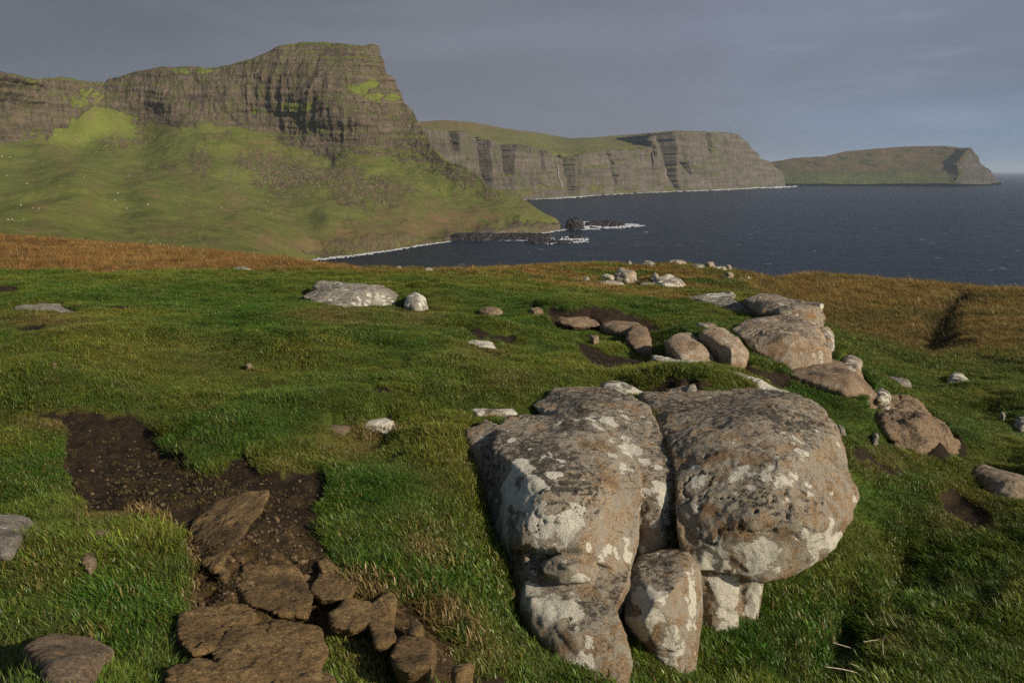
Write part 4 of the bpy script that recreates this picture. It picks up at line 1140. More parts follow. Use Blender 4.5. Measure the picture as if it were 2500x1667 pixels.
def disp1(p, n, mk, s):
    rk = mk['face'] * (1 - sstep(s, .985, 1.0) * .8)
    q = p / 60.0
    # basalt flows: steps in z, columns and gullies across
    zz = p[:, 2] + 7 * fbm(q * np.array([.5, .5, .2]), 2)
    st = np.abs(((zz / 24.0) % 1) - .5) * 2
    st2 = np.abs(((zz / 9.0 + 0.4 * fbm(q * .7, 2)) % 1) - .5) * 2
    col = ridge(np.stack([p[:, 0] / 26, p[:, 1] / 40, p[:, 2] / 190], 1), 4, .6)
    gul = ridge(np.stack([p[:, 0] / 105, p[:, 1] / 160, p[:, 2] / 420], 1) + 3, 3)
    d = rk * (sstep(st + .25 * fbm(q * 1.1 + 4, 3), .25, .65) * 2.7 * np.clip(1 + 1.2 * fbm(q * .5 + 9, 3), .1, 2.2) + st2 * .8 + col * 2.2 + gul * 3.2 + fbm(q * 3, 4) * 2.6)
    out = p + n * d[:, None] * np.array([1, 1, .25])
    g = (1 - rk) * sstep(s, 0, .06)
    out[:, 2] += g * (fbm(q * .55 + 7, 4) * 7.0 + fbm(q * 3.5, 3) * .8 + mk['scree'] * fbm(q * 9, 2) * .9)
    out = out + (mk['cave'] * (ridge(np.stack([p[:, 0] / 22, p[:, 1] / 30, p[:, 2] / 60], 1), 3) * 1.8))[:, None] * n * np.array([1, 1, 0])
    return out


HM = mat_hill('basalt_and_turf', 16.0, (0.042, 0.034, 0.026), (0.195, 0.155, 0.108), (0.088, 0.106, 0.024), (0.134, 0.140, 0.040))
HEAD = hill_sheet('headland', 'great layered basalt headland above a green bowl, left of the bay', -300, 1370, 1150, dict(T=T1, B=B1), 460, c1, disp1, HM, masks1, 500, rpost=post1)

# the long sea cliffs beyond
T2 = [(960, 300), (1017, 299), (1034, 296), (1085, 294), (1153, 299), (1238, 315), (1306, 323), (1357, 332), (1398, 339), (1476, 333), (1544, 328), (1588, 325), (1629, 320), (1697, 320), (1765, 323), (1790, 328), (1811, 340), (1826, 357), (1853, 386), (1868, 399), (1880, 412), (1914, 422), (1930, 434), (1940, 450)]
E2 = [(960, 312), (1030, 315), (1075, 321), (1119, 322), (1163, 338), (1204, 350), (1289, 360), (1323, 373), (1354, 388), (1384, 383), (1425, 371), (1476, 368), (1510, 368), (1544, 364), (1580, 357), (1586, 330), (1600, 325), (1629, 322), (1697, 321), (1765, 324), (1811, 341), (1853, 388), (1940, 452)]
B2 = [(960, 520), (1200, 492), (1279, 486), (1374, 481), (1442, 476), (1578, 469), (1799, 461), (1850, 457), (1914, 456), (1941, 452)]
c2 = []
for u in range(960, 1941, 70):
    vb = float(interp(u, B2)); rb = float(np.clip(sea_r(u, vb) if u > 1230 else 1950 + (u - 960) * .35, 0, 4000))
    ve = float(interp(u, E2)); vt = float(interp(u, T2))
    c2.append((u, vb, rb)); c2.append((u, (vb + ve) / 2, rb * 1.012)); c2.append((u, ve, rb * 1.03))
    if ve - vt > 4: c2.append((u, vt, rb * 1.03 + 26 * (ve - vt)))


U2 = np.linspace(940, 1960, 120)
RB2 = np.where(U2 > 1279, sea_r(U2, interp(U2, B2)), float(sea_r(1279, 486)) - (1279 - U2) * 1.1)
RB2 = np.convolve(np.pad(RB2, 6, 'edge'), np.ones(13) / 13, 'valid')


EU = np.linspace(900, 2000, 551)
ES = interp(EU, E2)
ES = np.where(EU < 1530, np.convolve(np.pad(ES, 25, 'edge'), np.ones(51) / 51, 'valid'), ES)


def rfun2(u, v):
    rb = np.interp(u, U2, RB2); vb = interp(u, B2); ve = interp(u, E2)
    f = (vb - v) / np.maximum(vb - ve, 1)
    r = rb * (1 + .022 * np.clip(f, 0, 1)) + 6.0 * np.maximum(np.minimum(np.interp(u, EU, ES), ve + 3) - v, 0) ** 1.25
    return r + 1.4 * np.maximum(u - 1765, 0)


def masks2(u, v, p, n):
    e = interp(u, E2)
    q = np.stack([u / 30, v / 30, np.zeros_like(u)], 1)
    rock = sstep(v - e + fbm(q * 1.6, 4) * 3.5, -1, 1.5)
    led = sstep(fbm(np.stack([u / 50, v / 16, 0 * u], 1) + 3, 4) + .5 * sstep(v, 440, 470), .45, .75)
    # gullies: a wall facing the sun on the left, a long wall turned away from it on the right
    gull = np.zeros_like(u)
    for pts, wd, dp in [([(1584, 320), (1604, 380), (1616, 430), (1632, 466)], 42, 190), ([(1356, 380), (1362, 420), (1372, 480)], 26, 90), ([(1458, 362), (1474, 400), (1480, 445)], 18, 60), ([(1389, 380), (1384, 480)], 14, 40), ([(1572, 330), (1586, 390)], 9, 40), ([(1648, 400), (1668, 430)], 14, 45), ([(1484, 430), (1484, 478)], 16, 70), ([(1080, 320), (1092, 372)], 22, 80), ([(1205, 348), (1215, 430)], 36, 90), ([(1150, 340), (1168, 460)], 30, 70), ([(1290, 360), (1296, 420)], 20, 50), ([(1715, 330), (1722, 380)], 10, 30)]:
        pts = np.array(pts, float)
        cu = np.interp(v, pts[:, 1], pts[:, 0])
        on = sstep(v, pts[0, 1] - 4, pts[0, 1] + 4) * sstep(v, pts[-1, 1] + 4, pts[-1, 1] - 14)
        wdv = wd * (1 - .55 * (v - pts[0, 1]) / np.ptp(pts[:, 1]))
        x_ = (u + fbm(np.stack([v / 9, u / 60, 0 * u], 1), 3) * 2.5 - cu) / np.maximum(wdv, 3)
        gull = np.maximum(gull, on * dp * np.where((x_ > 0) & (x_ < 1), np.minimum(x_ / .06, 1) * (1 - x_), 0))
    return dict(rock=rock * (1 - .6 * led), scree=.25 * blob(u, v, 1760, 440, 200, 14), bright=.22 + 0 * u, heath=.7 * sstep(v, 335, 305) + .3 + .0 * u, gull=gull * rock, face=rock)


def disp2(p, n, mk, s):
    rk = mk['face'] * (1 - sstep(s, .97, 1.0) * .7)
    q = p / 120.0
    col = ridge(np.stack([p[:, 0] / 130, p[:, 1] / 170, p[:, 2] / 900], 1), 5, .6)
    st = np.abs(((p[:, 2] / 30.0 + .4 * fbm(q * .6, 2)) % 1) - .5)
    but = ridge(np.stack([p[:, 0] / 420, p[:, 1] / 500, p[:, 2] / 2500], 1) + 2, 3)
    d = rk * (but * 16 + col * 9 + st * .6 + fbm(q * 3, 4) * 3) - mk['gull']
    out = p + n * d[:, None] * np.array([1, 1, .2])
    out[:, 2] += (1 - rk) * sstep(s, .1, .2) * fbm(q * .9 + 5, 4) * 5 * (1 - sstep(s, .93, 1) * .6)
    return out


FM = mat_hill('far_cliff_rock', 34.0, (0.050, 0.043, 0.036), (0.190, 0.164, 0.130), (0.085, 0.098, 0.030), (0.135, 0.130, 0.045))
FAR = hill_sheet('sea_cliff', 'long grey sea cliffs with a dark gully across the bay', 960, 1941, 900, dict(T=T2, B=B2), 300, c2, disp2, FM, masks2, 1500, 'cliff', rfun2)

T3 = [(1820, 415), (1853, 399), (1907, 392), (1937, 386), (2014, 382), (2063, 370), (2140, 363), (2228, 357), (2312, 357), (2330, 359), (2343, 361), (2371, 361), (2375, 372), (2385, 392), (2400, 407), (2419, 426), (2427, 438), (2444, 443)]
B3 = [(1820, 450), (1930, 450), (1968, 449.5), (2083, 451), (2236, 449.5), (2408, 450.5), (2430, 447), (2444, 444.5)]
c3 = []
for u in range(1820, 2441, 62):
    vb = float(interp(u, B3)); vt = float(interp(u, T3))
    rb = float(np.clip(sea_r(u, vb), 4000, 4700))
    c3 += [(u, vb, rb), (u, vb * .7 + vt * .3, rb * 1.05), (u, (vb + vt) / 2, rb * 1.09), (u, vt, rb * (1.18 if u < 2340 else 1.04))]
c3 += [(2375, 372, 4620), (2385, 392, 4600), (2419, 426, 4570), (2340, 362, 4800), (2330, 400, 4600), (2360, 400, 4500)]


def rfun3(u, v):
    vb = interp(u, B3)
    rb = np.interp(u, [1820, 2000, 2236, 2344, 2444], [4350, 4300, 4350, 4330, 4480])
    edge = np.interp(v, [355, 362, 380, 400, 425, 452], [2376, 2366, 2348, 2334, 2340, 2330])
    return rb + 5.5 * (vb - v) * (1 - .45 * sstep(u, edge - 30, edge + 30)) + 4.5 * np.maximum(u - edge, 0)


def masks3(u, v, p, n):
    q = np.stack([u / 24, v / 10, np.zeros_like(u)], 1)
    edge = np.interp(v, [355, 362, 380, 400, 425, 452], [2376, 2366, 2348, 2334, 2340, 2330])
    cl = sstep(u - edge + fbm(q, 3) * 5, -4, 6)
    shore = sstep(interp(u, B3) - v + fbm(q * 2, 3) * 3, 9, 4)
    bands = sstep(fbm(np.stack([u / 60, v / 7, 0 * u], 1), 4), .25, .5) * .6 * sstep(v, 425, 405)
    return dict(rock=np.clip(cl * .95 + shore * .9 + bands, 0, 1), scree=0 * u, bright=.35 * sstep(v, 415, 432), heath=.9 * sstep(v, 430, 400))


def disp3(p, n, mk, s):
    q = p / 160.0
    rk = mk['rock'] * (1 - sstep(s, .95, 1.0) * .8)
    out = p + n * (rk * (ridge(np.stack([p[:, 0] / 130, p[:, 1] / 200, p[:, 2] / 160], 1), 4) * 13))[:, None] * np.array([1, 1, .2])
    out[:, 2] += sstep(s, .1, .25) * (1 - sstep(s, .9, 1)) * fbm(q * .7 + 5, 4) * 9
    return out


DM = mat_hill('distant_turf_and_rock', 60.0, (0.045, 0.041, 0.037), (0.14, 0.125, 0.105), (0.070, 0.078, 0.030), (0.105, 0.098, 0.042))
DIST = hill_sheet('distant_headland', 'distant flat-topped headland ending in a cliff at the far right', 1820, 2444, 520, dict(T=T3, B=B3), 150, c3, disp3, DM, masks3, 1500, 'headland', rfun3)

# ------------------------------------------------------------------ sea, surf, skerries
sr = np.exp(np.linspace(math.log(120), math.log(60000), 60))
sa = np.linspace(0, 2 * math.pi, 97)
SA, SR = np.meshgrid(sa, sr)
sea_me = mesh_np('sea', np.stack([(SR * np.sin(SA)).ravel(), (SR * np.cos(SA)).ravel(), np.full(SA.size, SEA)], 1), grid_faces(60, 97)[:, ::-1], True, mat_sea())
put('sea', sea_me, 'dark blue windy sea with small whitecaps filling the bay', 'sea', 'structure')


def bvh_of(o):
    me = o.data
    me.calc_loop_triangles()
    f = np.empty(len(me.loop_triangles) * 3, np.int32); me.loop_triangles.foreach_get('vertices', f)
    return BVHTree.FromPolygons((coords_np(me) + np.array(o.location)).tolist(), f.reshape(-1, 3).tolist())


fv, ff = [], []


def surf_strip(poly, wid, keep, step=2.0, lift=.35):
    """ragged foam along a line of the water: poly in picture points, wid in picture pixels each side"""
    poly = np.array(poly, float)
    seg = np.linalg.norm(np.diff(poly, axis=0), axis=1); L = np.r_[0, np.cumsum(seg)]
    n = max(int(L[-1] / step), 4)
    tt = np.linspace(0, L[-1], n)
    cu = np.interp(tt, L, poly[:, 0]); cv = np.interp(tt, L, poly[:, 1])
    wid = np.asarray(wid, float) * 1.35
    wd = np.interp(tt, L, wid) if hasattr(wid, '__len__') else np.full(n, wid)
    m = 9
    off = np.linspace(-1, 1, m)
    U = np.repeat(cu[:, None], m, 1); V = cv[:, None] + off[None] * wd[:, None]
    rr_ = sea_r(U.ravel(), V.ravel())
    p = P(U.ravel(), V.ravel(), rr_)
    p[:, 2] = SEA + lift + .25 * RNG.random(len(p))
    base = sum(len(a) for a in fv)
    fc = grid_faces(n, m)
    uu = U.ravel()[fc[:, 0]]; oo = np.tile(off, n)[fc[:, 0]]; vv = V.ravel()[fc[:, 0]]
    nz = fbm(np.stack([uu / 9, vv / 2.2, 0 * uu + len(fv)], 1), 3)
    ok = nz * .8 + (keep - np.abs(oo)) > 0
    fv.append(p); ff.append(fc[ok] + base)


surf_strip([(755, 636.5), (830, 628.5), (906, 619.5), (983, 607.5), (1040, 598), (1100, 590.5)], [3, 3, 2.6, 2.4, 2, 1.2], .55)
surf_strip([(1180, 581), (1260, 576), (1327, 570), (1372, 562), (1395, 556)], [1.0, 1.6, 2.0, 2.5, 3], .45)
surf_strip([(1279, 487), (1374, 482.5), (1442, 477), (1578, 470), (1799, 462), (1850, 458.5), (1914, 457), (1945, 455)], [1.5, 2.4, 2.2, 1.3, 1.5, 1.8, 2.4, 1.8], .55, 1.5)
surf_strip([(1385, 482), (1442, 477.5)], [2.5, 2.8], .5, 1.5)
surf_strip([(1940, 453), (1985, 452.5), (2020, 453)], [1.2, 1.0, .6], .4, 1.5)
surf_strip([(2350, 451.5), (2412, 450.8), (2425, 447), (2450, 444.8)], [.5, 1.2, .8, .6], .4, 1.5)
surf_strip([(1330, 594), (1345, 588), (1390, 583), (1437, 586)], [3, 8, 8, 5], .35)
surf_strip([(1345, 590), (1400, 592), (1430, 590)], [3, 3, 3], .4)
surf_strip([(1215, 588), (1300, 588), (1345, 589)], [.8, 1.2, 2], .35)
surf_strip([(1405, 560), (1440, 559), (1465, 560)], [2, 3, 1.5], .5)
surf_strip([(1424, 543), (1460, 543), (1500, 545)], [2, 1.5, 1.2], .5)
surf_strip([(1425, 548), (1470, 556), (1510, 555), (1540, 551), (1575, 552)], [3, 2.5, 4, 5, 1], .45)
surf_strip([(1525, 548), (1560, 550)], [3, 2], .5)
surf_strip([(1425, 552), (1440, 555)], [4, 2], .6)
sme = mesh_np('surf', np.concatenate(fv), np.concatenate(ff), True, M_FOAM)
put('surf', sme, 'white surf breaking along the shores and skerries', 'surf', 'stuff')


def sea_rock(name, label, pts, flat, vox, seed):
    p = []
    for u, v, dr in pts:
        r = float(sea_r(u, flat)) + dr
        q = P(u, v, r); p.append(q)
        b = q.copy(); b[:2] *= (r + 14) / r; p.append(b)
        b = q.copy(); b[2] = SEA - 3; p.append(b)
    me = hull_mesh([np.array(p)], vox, 2, name)
    c = coords_np(me); n = normals_np(me).astype(float)
    c = c + n * (ridge(c / 7 + seed, 4) * 1.1 + fbm(c / 2.5 + seed, 3) * .5)[:, None]
    me.vertices.foreach_set('co', c.astype(np.float32).ravel()); me.update()
    me.materials.append(M_BLACK)
    return put(name, me, label, 'rock', origin=(c[:, 0].mean(), c[:, 1].mean(), SEA - 3))


sea_rock('sea_stack', 'squat black sea stack off the tip of the green point', [(1384, 558, 0), (1387, 540, 0), (1396, 537, 0), (1416, 535, 0), (1421, 545, 0), (1424, 559, 0), (1405, 561, -3)], 561, .7, 3)
sea_rock('skerry', 'low black skerry in white surf right of the sea stack', [(1431, 547, 0), (1450, 543, 4), (1480, 541, 4), (1508, 542, 4), (1524, 549, 0), (1500, 555, -4), (1460, 554, -4)], 552, .8, 9)
sea_rock('rock_shelf', 'dark flat rock shelf along the water below the green point', [(1095, 588, 0), (1110, 574, 4), (1200, 573, 6), (1180, 586, -3), (1150, 588, -3)], 588, .9, 13)
sea_rock('rock_shelf', 'outer dark rock shelf reaching towards the breaking surf', [(1180, 586, 0), (1190, 575, 5), (1290, 574, 8), (1345, 575, 6), (1340, 581, 0), (1250, 584, -3)], 584, .9, 17)
sea_rock('skerry', 'awash black reef at the near side of the breaking surf', [(1288, 592, 0), (1300, 589.5, 2), (1330, 589, 2), (1390, 592, 0), (1398, 594, 0), (1310, 594, -2)], 594, .8, 21)
sea_rock('skerry', 'small black rock poking through the breaking surf', [(1392, 582, 0), (1400, 578, 1), (1414, 579, 1), (1420, 582, 0), (1405, 583.5, -1)], 583, .5, 27)

# waterfall down the far cliff
FB = bvh_of(FAR)
EYEV = Vector((0, 0, EYE))


def hit(tree, u, v):
    dx, dy, dz = ray(u, v)
    loc, nrm, _, dist = tree.ray_cast(EYEV, Vector((float(dx), float(dy), float(dz))).normalized())
    return loc, nrm


wf = []
for i in range(30):
    f = i / 29
    v = 404 + f * 54
    u = 1359.5 + 12 * f + 1.2 * math.sin(f * 9)
    l, _ = hit(FB, u, v)
    if l: wf.append((np.array(l), .7 + 1.1 * f))
if len(wf) > 3:
    vv = []
    rmin = min(np.hypot(a[0], a[1]) for a, _ in wf)
    for a, wd in wf:
        d = np.array([a[0], a[1], 0]); rr0 = np.hypot(*d[:2]); d = d / rr0; s_ = np.array([d[1], -d[0], 0])
        f0 = a - d * 3.0
        vv += [f0 - s_ * wd, f0 - d * 1.2, f0 + s_ * wd]
    wme = mesh_np('waterfall', np.array(vv), grid_faces(len(wf), 3), True, mat_plain('falling_water', (0.26, 0.26, 0.25), (0.50, 0.50, 0.48), 0.3))
    put('waterfall', wme, 'thin white waterfall dropping down the long grey cliffs', 'waterfall')

# sheep on the green bowl
HB = bvh_of(HEAD)


def ell(c, s, n=26, seed=1):
    g = np.random.default_rng(seed).normal(size=(n * 3, 3)); g /= np.linalg.norm(g, axis=1)[:, None]
    return np.array(c) + g * np.array(s)


sheep_me = hull_mesh([ell((0, 0, .62), (.56, .27, .27)), ell((.62, 0, .82), (.20, .10, .12), seed=2), ell((.45, 0, .72), (.2, .15, .17), seed=3), ell((.58, .12, .88), (.05, .08, .03), seed=4), ell((.58, -.12, .88), (.05, .08, .03), seed=5),
                      ell((.34, .14, .24), (.06, .05, .30), seed=6), ell((.34, -.14, .24), (.06, .05, .30), seed=7), ell((-.36, .14, .26), (.07, .06, .32), seed=8), ell((-.36, -.14, .26), (.07, .06, .32), seed=9), ell((-.56, 0, .6), (.06, .04, .16), seed=10)], .028, 2, 'sheep')
sheep_me.materials.append(M_WOOL)
SHEEP = [(122, 330), (136, 332), (160, 334), (186, 330), (188, 341), (193, 348), (146, 343), (146, 364), (367, 591), (391, 596), (447, 603), (474, 607), (510, 612), (51, 502), (79, 509), (95, 510), (20, 537), (30, 537), (288, 473), (281, 490), (310, 510), (362, 500), (398, 478), (456, 382), (461, 387), (648, 445), (655, 493), (315, 430), (205, 433), (17, 430), (66, 450), (5, 384), (24, 385), (218, 375), (235, 372), (58, 537), (540, 508), (463, 503), (438, 501)]
sheep0 = None
for k, (u, v) in enumerate(SHEEP):
    l, _ = hit(HB, u, v)
    if not l: continue
    if sheep0 is None:
        o = put('sheep', sheep_me); sheep0 = o
    else:
        o = sheep0.copy(); COL.objects.link(o)
    o.location = l - Vector((0, 0, .05)); o.rotation_euler = (0, 0, RNG.uniform(0, 6.28)); o.scale = (min(1.0, math.hypot(l.x, l.y) / 900),) * 3
    if v > 588:
        o['label'] = 'white sheep on the dark green low field just above the orange moor'
        o['group'] = 'sheep on the low field'
    else:
        o['label'] = 'tiny white sheep grazing on the green slopes under the great headland'
        o['group'] = 'sheep on the green slopes'
    o['category'] = 'sheep'

# scree: fallen stones below the cliffs
ico = bmesh.new(); bmesh.ops.create_icosphere(ico, subdivisions=1, radius=1.0)
iv = np.array([v.co[:] for v in ico.verts]); ifc = np.array([[v.index for v in f.verts] for f in ico.faces]); ico.free()


def stones(pts, sizes, rng, squash=.7):
    V, F = [], []
    for k, (p, s) in enumerate(zip(pts, sizes)):
        q = iv * (1 + rng.uniform(-.28, .28, (len(iv), 1))) * s * np.array([rng.uniform(.8, 1.3), rng.uniform(.8, 1.3), squash * rng.uniform(.7, 1.2)])
        a = rng.uniform(0, 6.28)
        q = q @ np.array([[math.cos(a), math.sin(a), 0], [-math.sin(a), math.cos(a), 0], [0, 0, 1]])
        V.append(q + p); F.append(ifc + k * len(iv))
    return np.concatenate(V), np.concatenate(F)


sp, ss = [], []
rg = np.random.default_rng(5)
for cu, cv, ru, rv, n in [(680, 420, 110, 36, 700), (840, 445, 120, 36, 700), (600, 440, 90, 30, 250), (490, 395, 26, 30, 120), (300, 345, 60, 16, 150), (900, 500, 150, 50, 300), (640, 500, 120, 40, 180), (900, 602, 140, 10, 350), (1150, 450, 40, 14, 120), (1230, 485, 60, 14, 50), (400, 560, 200, 30, 80), (560, 585, 120, 14, 110)]:
    for _ in range(n):
        u, v = rg.normal(cu, ru * .6), rg.normal(cv, rv * .6)
        l, nn = hit(HB, u, v)
        if l and abs(nn.z) > .35:
            sp.append(np.array(l)); ss.append(float(np.clip(rg.lognormal(-.25, .5), .3, 2.6) * min(1.0, (math.hypot(l.x, l.y) / 1150) ** 1.5)))
V, F = stones(sp, ss, rg)
put('scree', mesh_np('scree', V, F, False, M_STONE), 'fallen stones strewn below the headland cliffs', 'scree', 'stuff')

# gravel and grit on the bared ground
gp, gs = [], []
for _ in range(14000):
    u, v = rg.uniform(100, 1280), rg.uniform(1020, 1720)
    a, t_ = az_t(u, v); r0 = (0.05 - EYE) / t_
    x, y = r0 * math.sin(a), r0 * math.cos(a)
    gp.append((x, y))
gp = np.array(gp)
ok = (ground_at(gp[:, 0], gp[:, 1], SB) > .65)
gp = gp[ok]
gz_ = ground_at(gp[:, 0], gp[:, 1])
uu, vv_ = proj(gp[:, 0], gp[:, 1], gz_)
dens = np.clip(.12 + blob(uu, vv_, 700, 1400, 300, 130) + blob(uu, vv_, 1080, 1600, 120, 80) + .35 * blob(uu, vv_, 330, 1160, 140, 60), 0, 1)
ok = rg.random(len(gp)) < dens
gp, gz_ = gp[ok], gz_[ok]
sizes = np.clip(rg.lognormal(-5.45, .55, len(gp)), .002, .022)
V, F = stones(np.c_[gp, gz_ + sizes * .2], sizes, rg)
put('gravel', mesh_np('gravel', V, F, False, M_PEBBLE), 'brown grit and pebbles on the bared ground', 'gravel', 'stuff')

# ------------------------------------------------------------------ grass
off = 0; rv_, rf_ = [], []
for c, f in ROCK_TREES:
    rv_.append(c); rf_.append(f + off); off += len(c)
RV, RF = np.concatenate(rv_), np.concatenate(rf_)
RT = BVHTree.FromPolygons(RV.tolist(), RF.tolist())


def tuft(seed, n, h, spread, bend, width):
    g = np.random.default_rng(seed)
    V, F, B, D = [], [], [], []
    for k in range(n):
        a = g.uniform(0, 6.283); rr = spread * math.sqrt(g.random())
        b0 = np.array([rr * math.cos(a), rr * math.sin(a), -.08 * h])
        hh = h * g.uniform(.45, 1.15)
        th = g.uniform(0, 6.283)
        dv = np.array([math.cos(th), math.sin(th), 0]) * .75 + np.array([-.22, .05, 0])
        ln = bend * g.uniform(.35, 1.25)
        sd_ = np.array([-math.sin(th + g.uniform(-.6, .6)), math.cos(th), 0]) * width * g.uniform(.7, 1.3) * .5
        dr = 1.0 if g.random() < .07 else 0.0
        bvv = g.uniform(.62, 1.35)
        i0 = len(V)
        for f, wv in ((0, 1.0), (.38, .9), (.72, .6)):
            c = b0 + dv * hh * ln * f ** 1.7 + np.array([0, 0, hh * (f - .22 * ln * f * f)])
            V += [c - sd_ * wv, c + sd_ * wv]
            B += [bvv * (.55 + .6 * f)] * 2; D += [dr] * 2
        c = b0 + dv * hh * ln + np.array([0, 0, hh * (1 - .22 * ln)])
        V.append(c); B.append(bvv * 1.15); D.append(dr)
        F += [(i0, i0 + 1, i0 + 3), (i0, i0 + 3, i0 + 2), (i0 + 2, i0 + 3, i0 + 5), (i0 + 2, i0 + 5, i0 + 4), (i0 + 4, i0 + 5, i0 + 6)]
    me = mesh_np('grass_tuft', np.array(V), np.array(F), True, M_GRASS)
    set_attr(me, 'bv', B); set_attr(me, 'dry', D)
    return me


def scatter(n, r0, r1, keep_fn=None):
    a = RNG.uniform(R(-36.5), R(36.5), n)
    return a, np.exp(RNG.uniform(math.log(r0), math.log(r1), n))


def grow(name, label, n, r0, r1, tufts, sc_fn, power, soil_ok=.35, filt=None):
    """turf between r0 and r1: points spread over the ground, thinned with distance"""
    a = RNG.uniform(R(-43), R(43), n)
    q = RNG.random(n)
    if power == 0: r = np.exp(np.log(r0) + q * np.log(r1 / r0))
    else: r = (r0 ** power + q * (r1 ** power - r0 ** power)) ** (1 / power)
    x, y = r * np.sin(a), r * np.cos(a)
    z = ground_at(x, y); sb = ground_at(x, y, SB)
    u, v = proj(x, y, z)
    sbn = sb + .28 * fbm(np.stack([x * 9, y * 9, 0 * x], 1), 4, .6) * (sb > .02)
    ok = (u > -450) & (u < 2950) & (v < 1800) & (sbn < soil_ok) & (RNG.random(n) > sb * .6)
    # thin fringe creeping over the bare ground
    edge = (sbn >= soil_ok) & (RNG.random(n) < (.05 + .14 * blob(u, v, 350, 1120, 330, 120)) * (1.3 - sb)) & (u > -450) & (u < 2950) & (v < 1800)
    ok |= edge
    x, y, z, u, v, r, edge = (k[ok] for k in (x, y, z, u, v, r, edge))
    c, moor, straw = zones(u, v, x, y, r)
    keep = (fbm(np.stack([x * 5, y * 5, 0 * x + 3], 1), 3) > -.42) | (RNG.random(len(x)) < .35) if r0 < 10 else np.ones(len(x), bool)
    if filt is not None: keep &= filt(u, v, r, moor, straw)
    if r0 < 30:
        for i in range(len(x)):
            if keep[i]:
                l, nn, _, d = RT.ray_cast(Vector((x[i], y[i], z[i] + .012)), Vector((0, 0, 1)), 3.0)
                if l is not None and nn.z > 0: keep[i] = False
    x, y, z, u, v, r, c, moor, straw, edge = (k[keep] for k in (x, y, z, u, v, r, c, moor, straw, edge))
    p = np.stack([x, y, 0 * x], 1)
    hn = 1 + .5 * fbm(p * 1.3 + 8, 3) + .55 * fbm(p * 5 + 2, 2)
    sc = sc_fn(r, moor, straw, u, v) * np.clip(hn, .35, 2.0) * RNG.uniform(.65, 1.35, len(x))
    sc = np.where(edge, sc * .55, sc)
    c = c * (1 + .26 * RNG.normal(size=(len(x), 1))).clip(.4, 1.9) * (1 + .10 * RNG.normal(size=(len(x), 3)))
    c = np.where(edge[:, None], c * .3 + np.array([.20, .115, .05]) * .7, c)
    idx = RNG.integers(0, len(tufts), len(x))
    me = bpy.data.meshes.new(name)
    me.vertices.add(len(x)); me.vertices.foreach_set('co', np.stack([x, y, z], 1).astype(np.float32).ravel())
    set_attr(me, 'col', c.clip(.003, .9)); set_attr(me, 'sc', sc)
    tilt = RNG.normal(0, .16, (len(x), 2))
    set_attr(me, 'rot', np.c_[tilt, 2.6 * fbm(p * 1.1 + 21, 2) + RNG.normal(0, .5, len(x))])
    at = me.attributes.new('idx', 'INT', 'POINT'); at.data.foreach_set('value', idx.astype(np.int32))
    o = put(name, me, label, 'grass', 'stuff')
    ng = bpy.data.node_groups.new(name, 'GeometryNodeTree')
    ng.interface.new_socket('Geometry', in_out='INPUT', socket_type='NodeSocketGeometry')
    ng.interface.new_socket('Geometry', in_out='OUTPUT', socket_type='NodeSocketGeometry')
    N = ng.nodes; Lk = ng.links
    gi = N.new('NodeGroupInput'); go = N.new('NodeGroupOutput')
    m2p = N.new('GeometryNodeMeshToPoints'); Lk.new(gi.outputs[0], m2p.inputs['Mesh'])

    def na(nm, ty):
        q_ = N.new('GeometryNodeInputNamedAttribute'); q_.data_type = ty; q_.inputs[0].default_value = nm
        return next(s for s in q_.outputs if s.enabled and s.name == 'Attribute')
    jn = N.new('GeometryNodeGeometryToInstance')
    for tm in tufts:
        to = bpy.data.objects.new('grass_tuft', tm)
        oi = N.new('GeometryNodeObjectInfo'); oi.inputs['Object'].default_value = to; oi.inputs['As Instance'].default_value = True
        Lk.new(oi.outputs['Geometry'], jn.inputs[0])
    # join into a list of instances
    N.remove(jn)
    jg = N.new('GeometryNodeJoinGeometry')
    for nd in [k for k in N if k.bl_idname == 'GeometryNodeObjectInfo']:
        Lk.new(nd.outputs['Geometry'], jg.inputs[0])
    ip = N.new('GeometryNodeInstanceOnPoints')
    Lk.new(m2p.outputs[0], ip.inputs['Points']); Lk.new(jg.outputs[0], ip.inputs['Instance'])
    ip.inputs['Pick Instance'].default_value = True
    Lk.new(na('idx', 'INT'), ip.inputs['Instance Index'])
    e2r = N.new('FunctionNodeEulerToRotation'); Lk.new(na('rot', 'FLOAT_VECTOR'), e2r.inputs[0]); Lk.new(e2r.outputs[0], ip.inputs['Rotation'])
    Lk.new(na('sc', 'FLOAT'), ip.inputs['Scale'])
    Lk.new(ip.outputs[0], go.inputs[0])
    md = o.modifiers.new('grow', 'NODES'); md.node_group = ng
    return o, len(x)


SHORT = [tuft(100 + k, 26, .0255, .038, 1.25, .0025) for k in range(6)]
MOORT = [tuft(200 + k, 30, .24, .16, 1.1, .009) for k in range(5)]


def sc_turf(r, moor, straw, u, v):
    k = np.clip(r / 9.0, 1, 4) ** .6
    tall = 1 + .5 * sstep(v, 1150, 1500) + .5 * blob(u, v, 1010, 1390, 150, 80) + .4 * blob(u, v, 300, 1480, 160, 130) + .6 * blob(u, v, 1640, 925, 130, 30) + .3 * blob(u, v, 1900, 1500, 400, 150) + .3 * blob(u, v, 1100, 1100, 80, 200)
    return k * tall * (1 + .5 * moor) * (1 - .25 * straw)


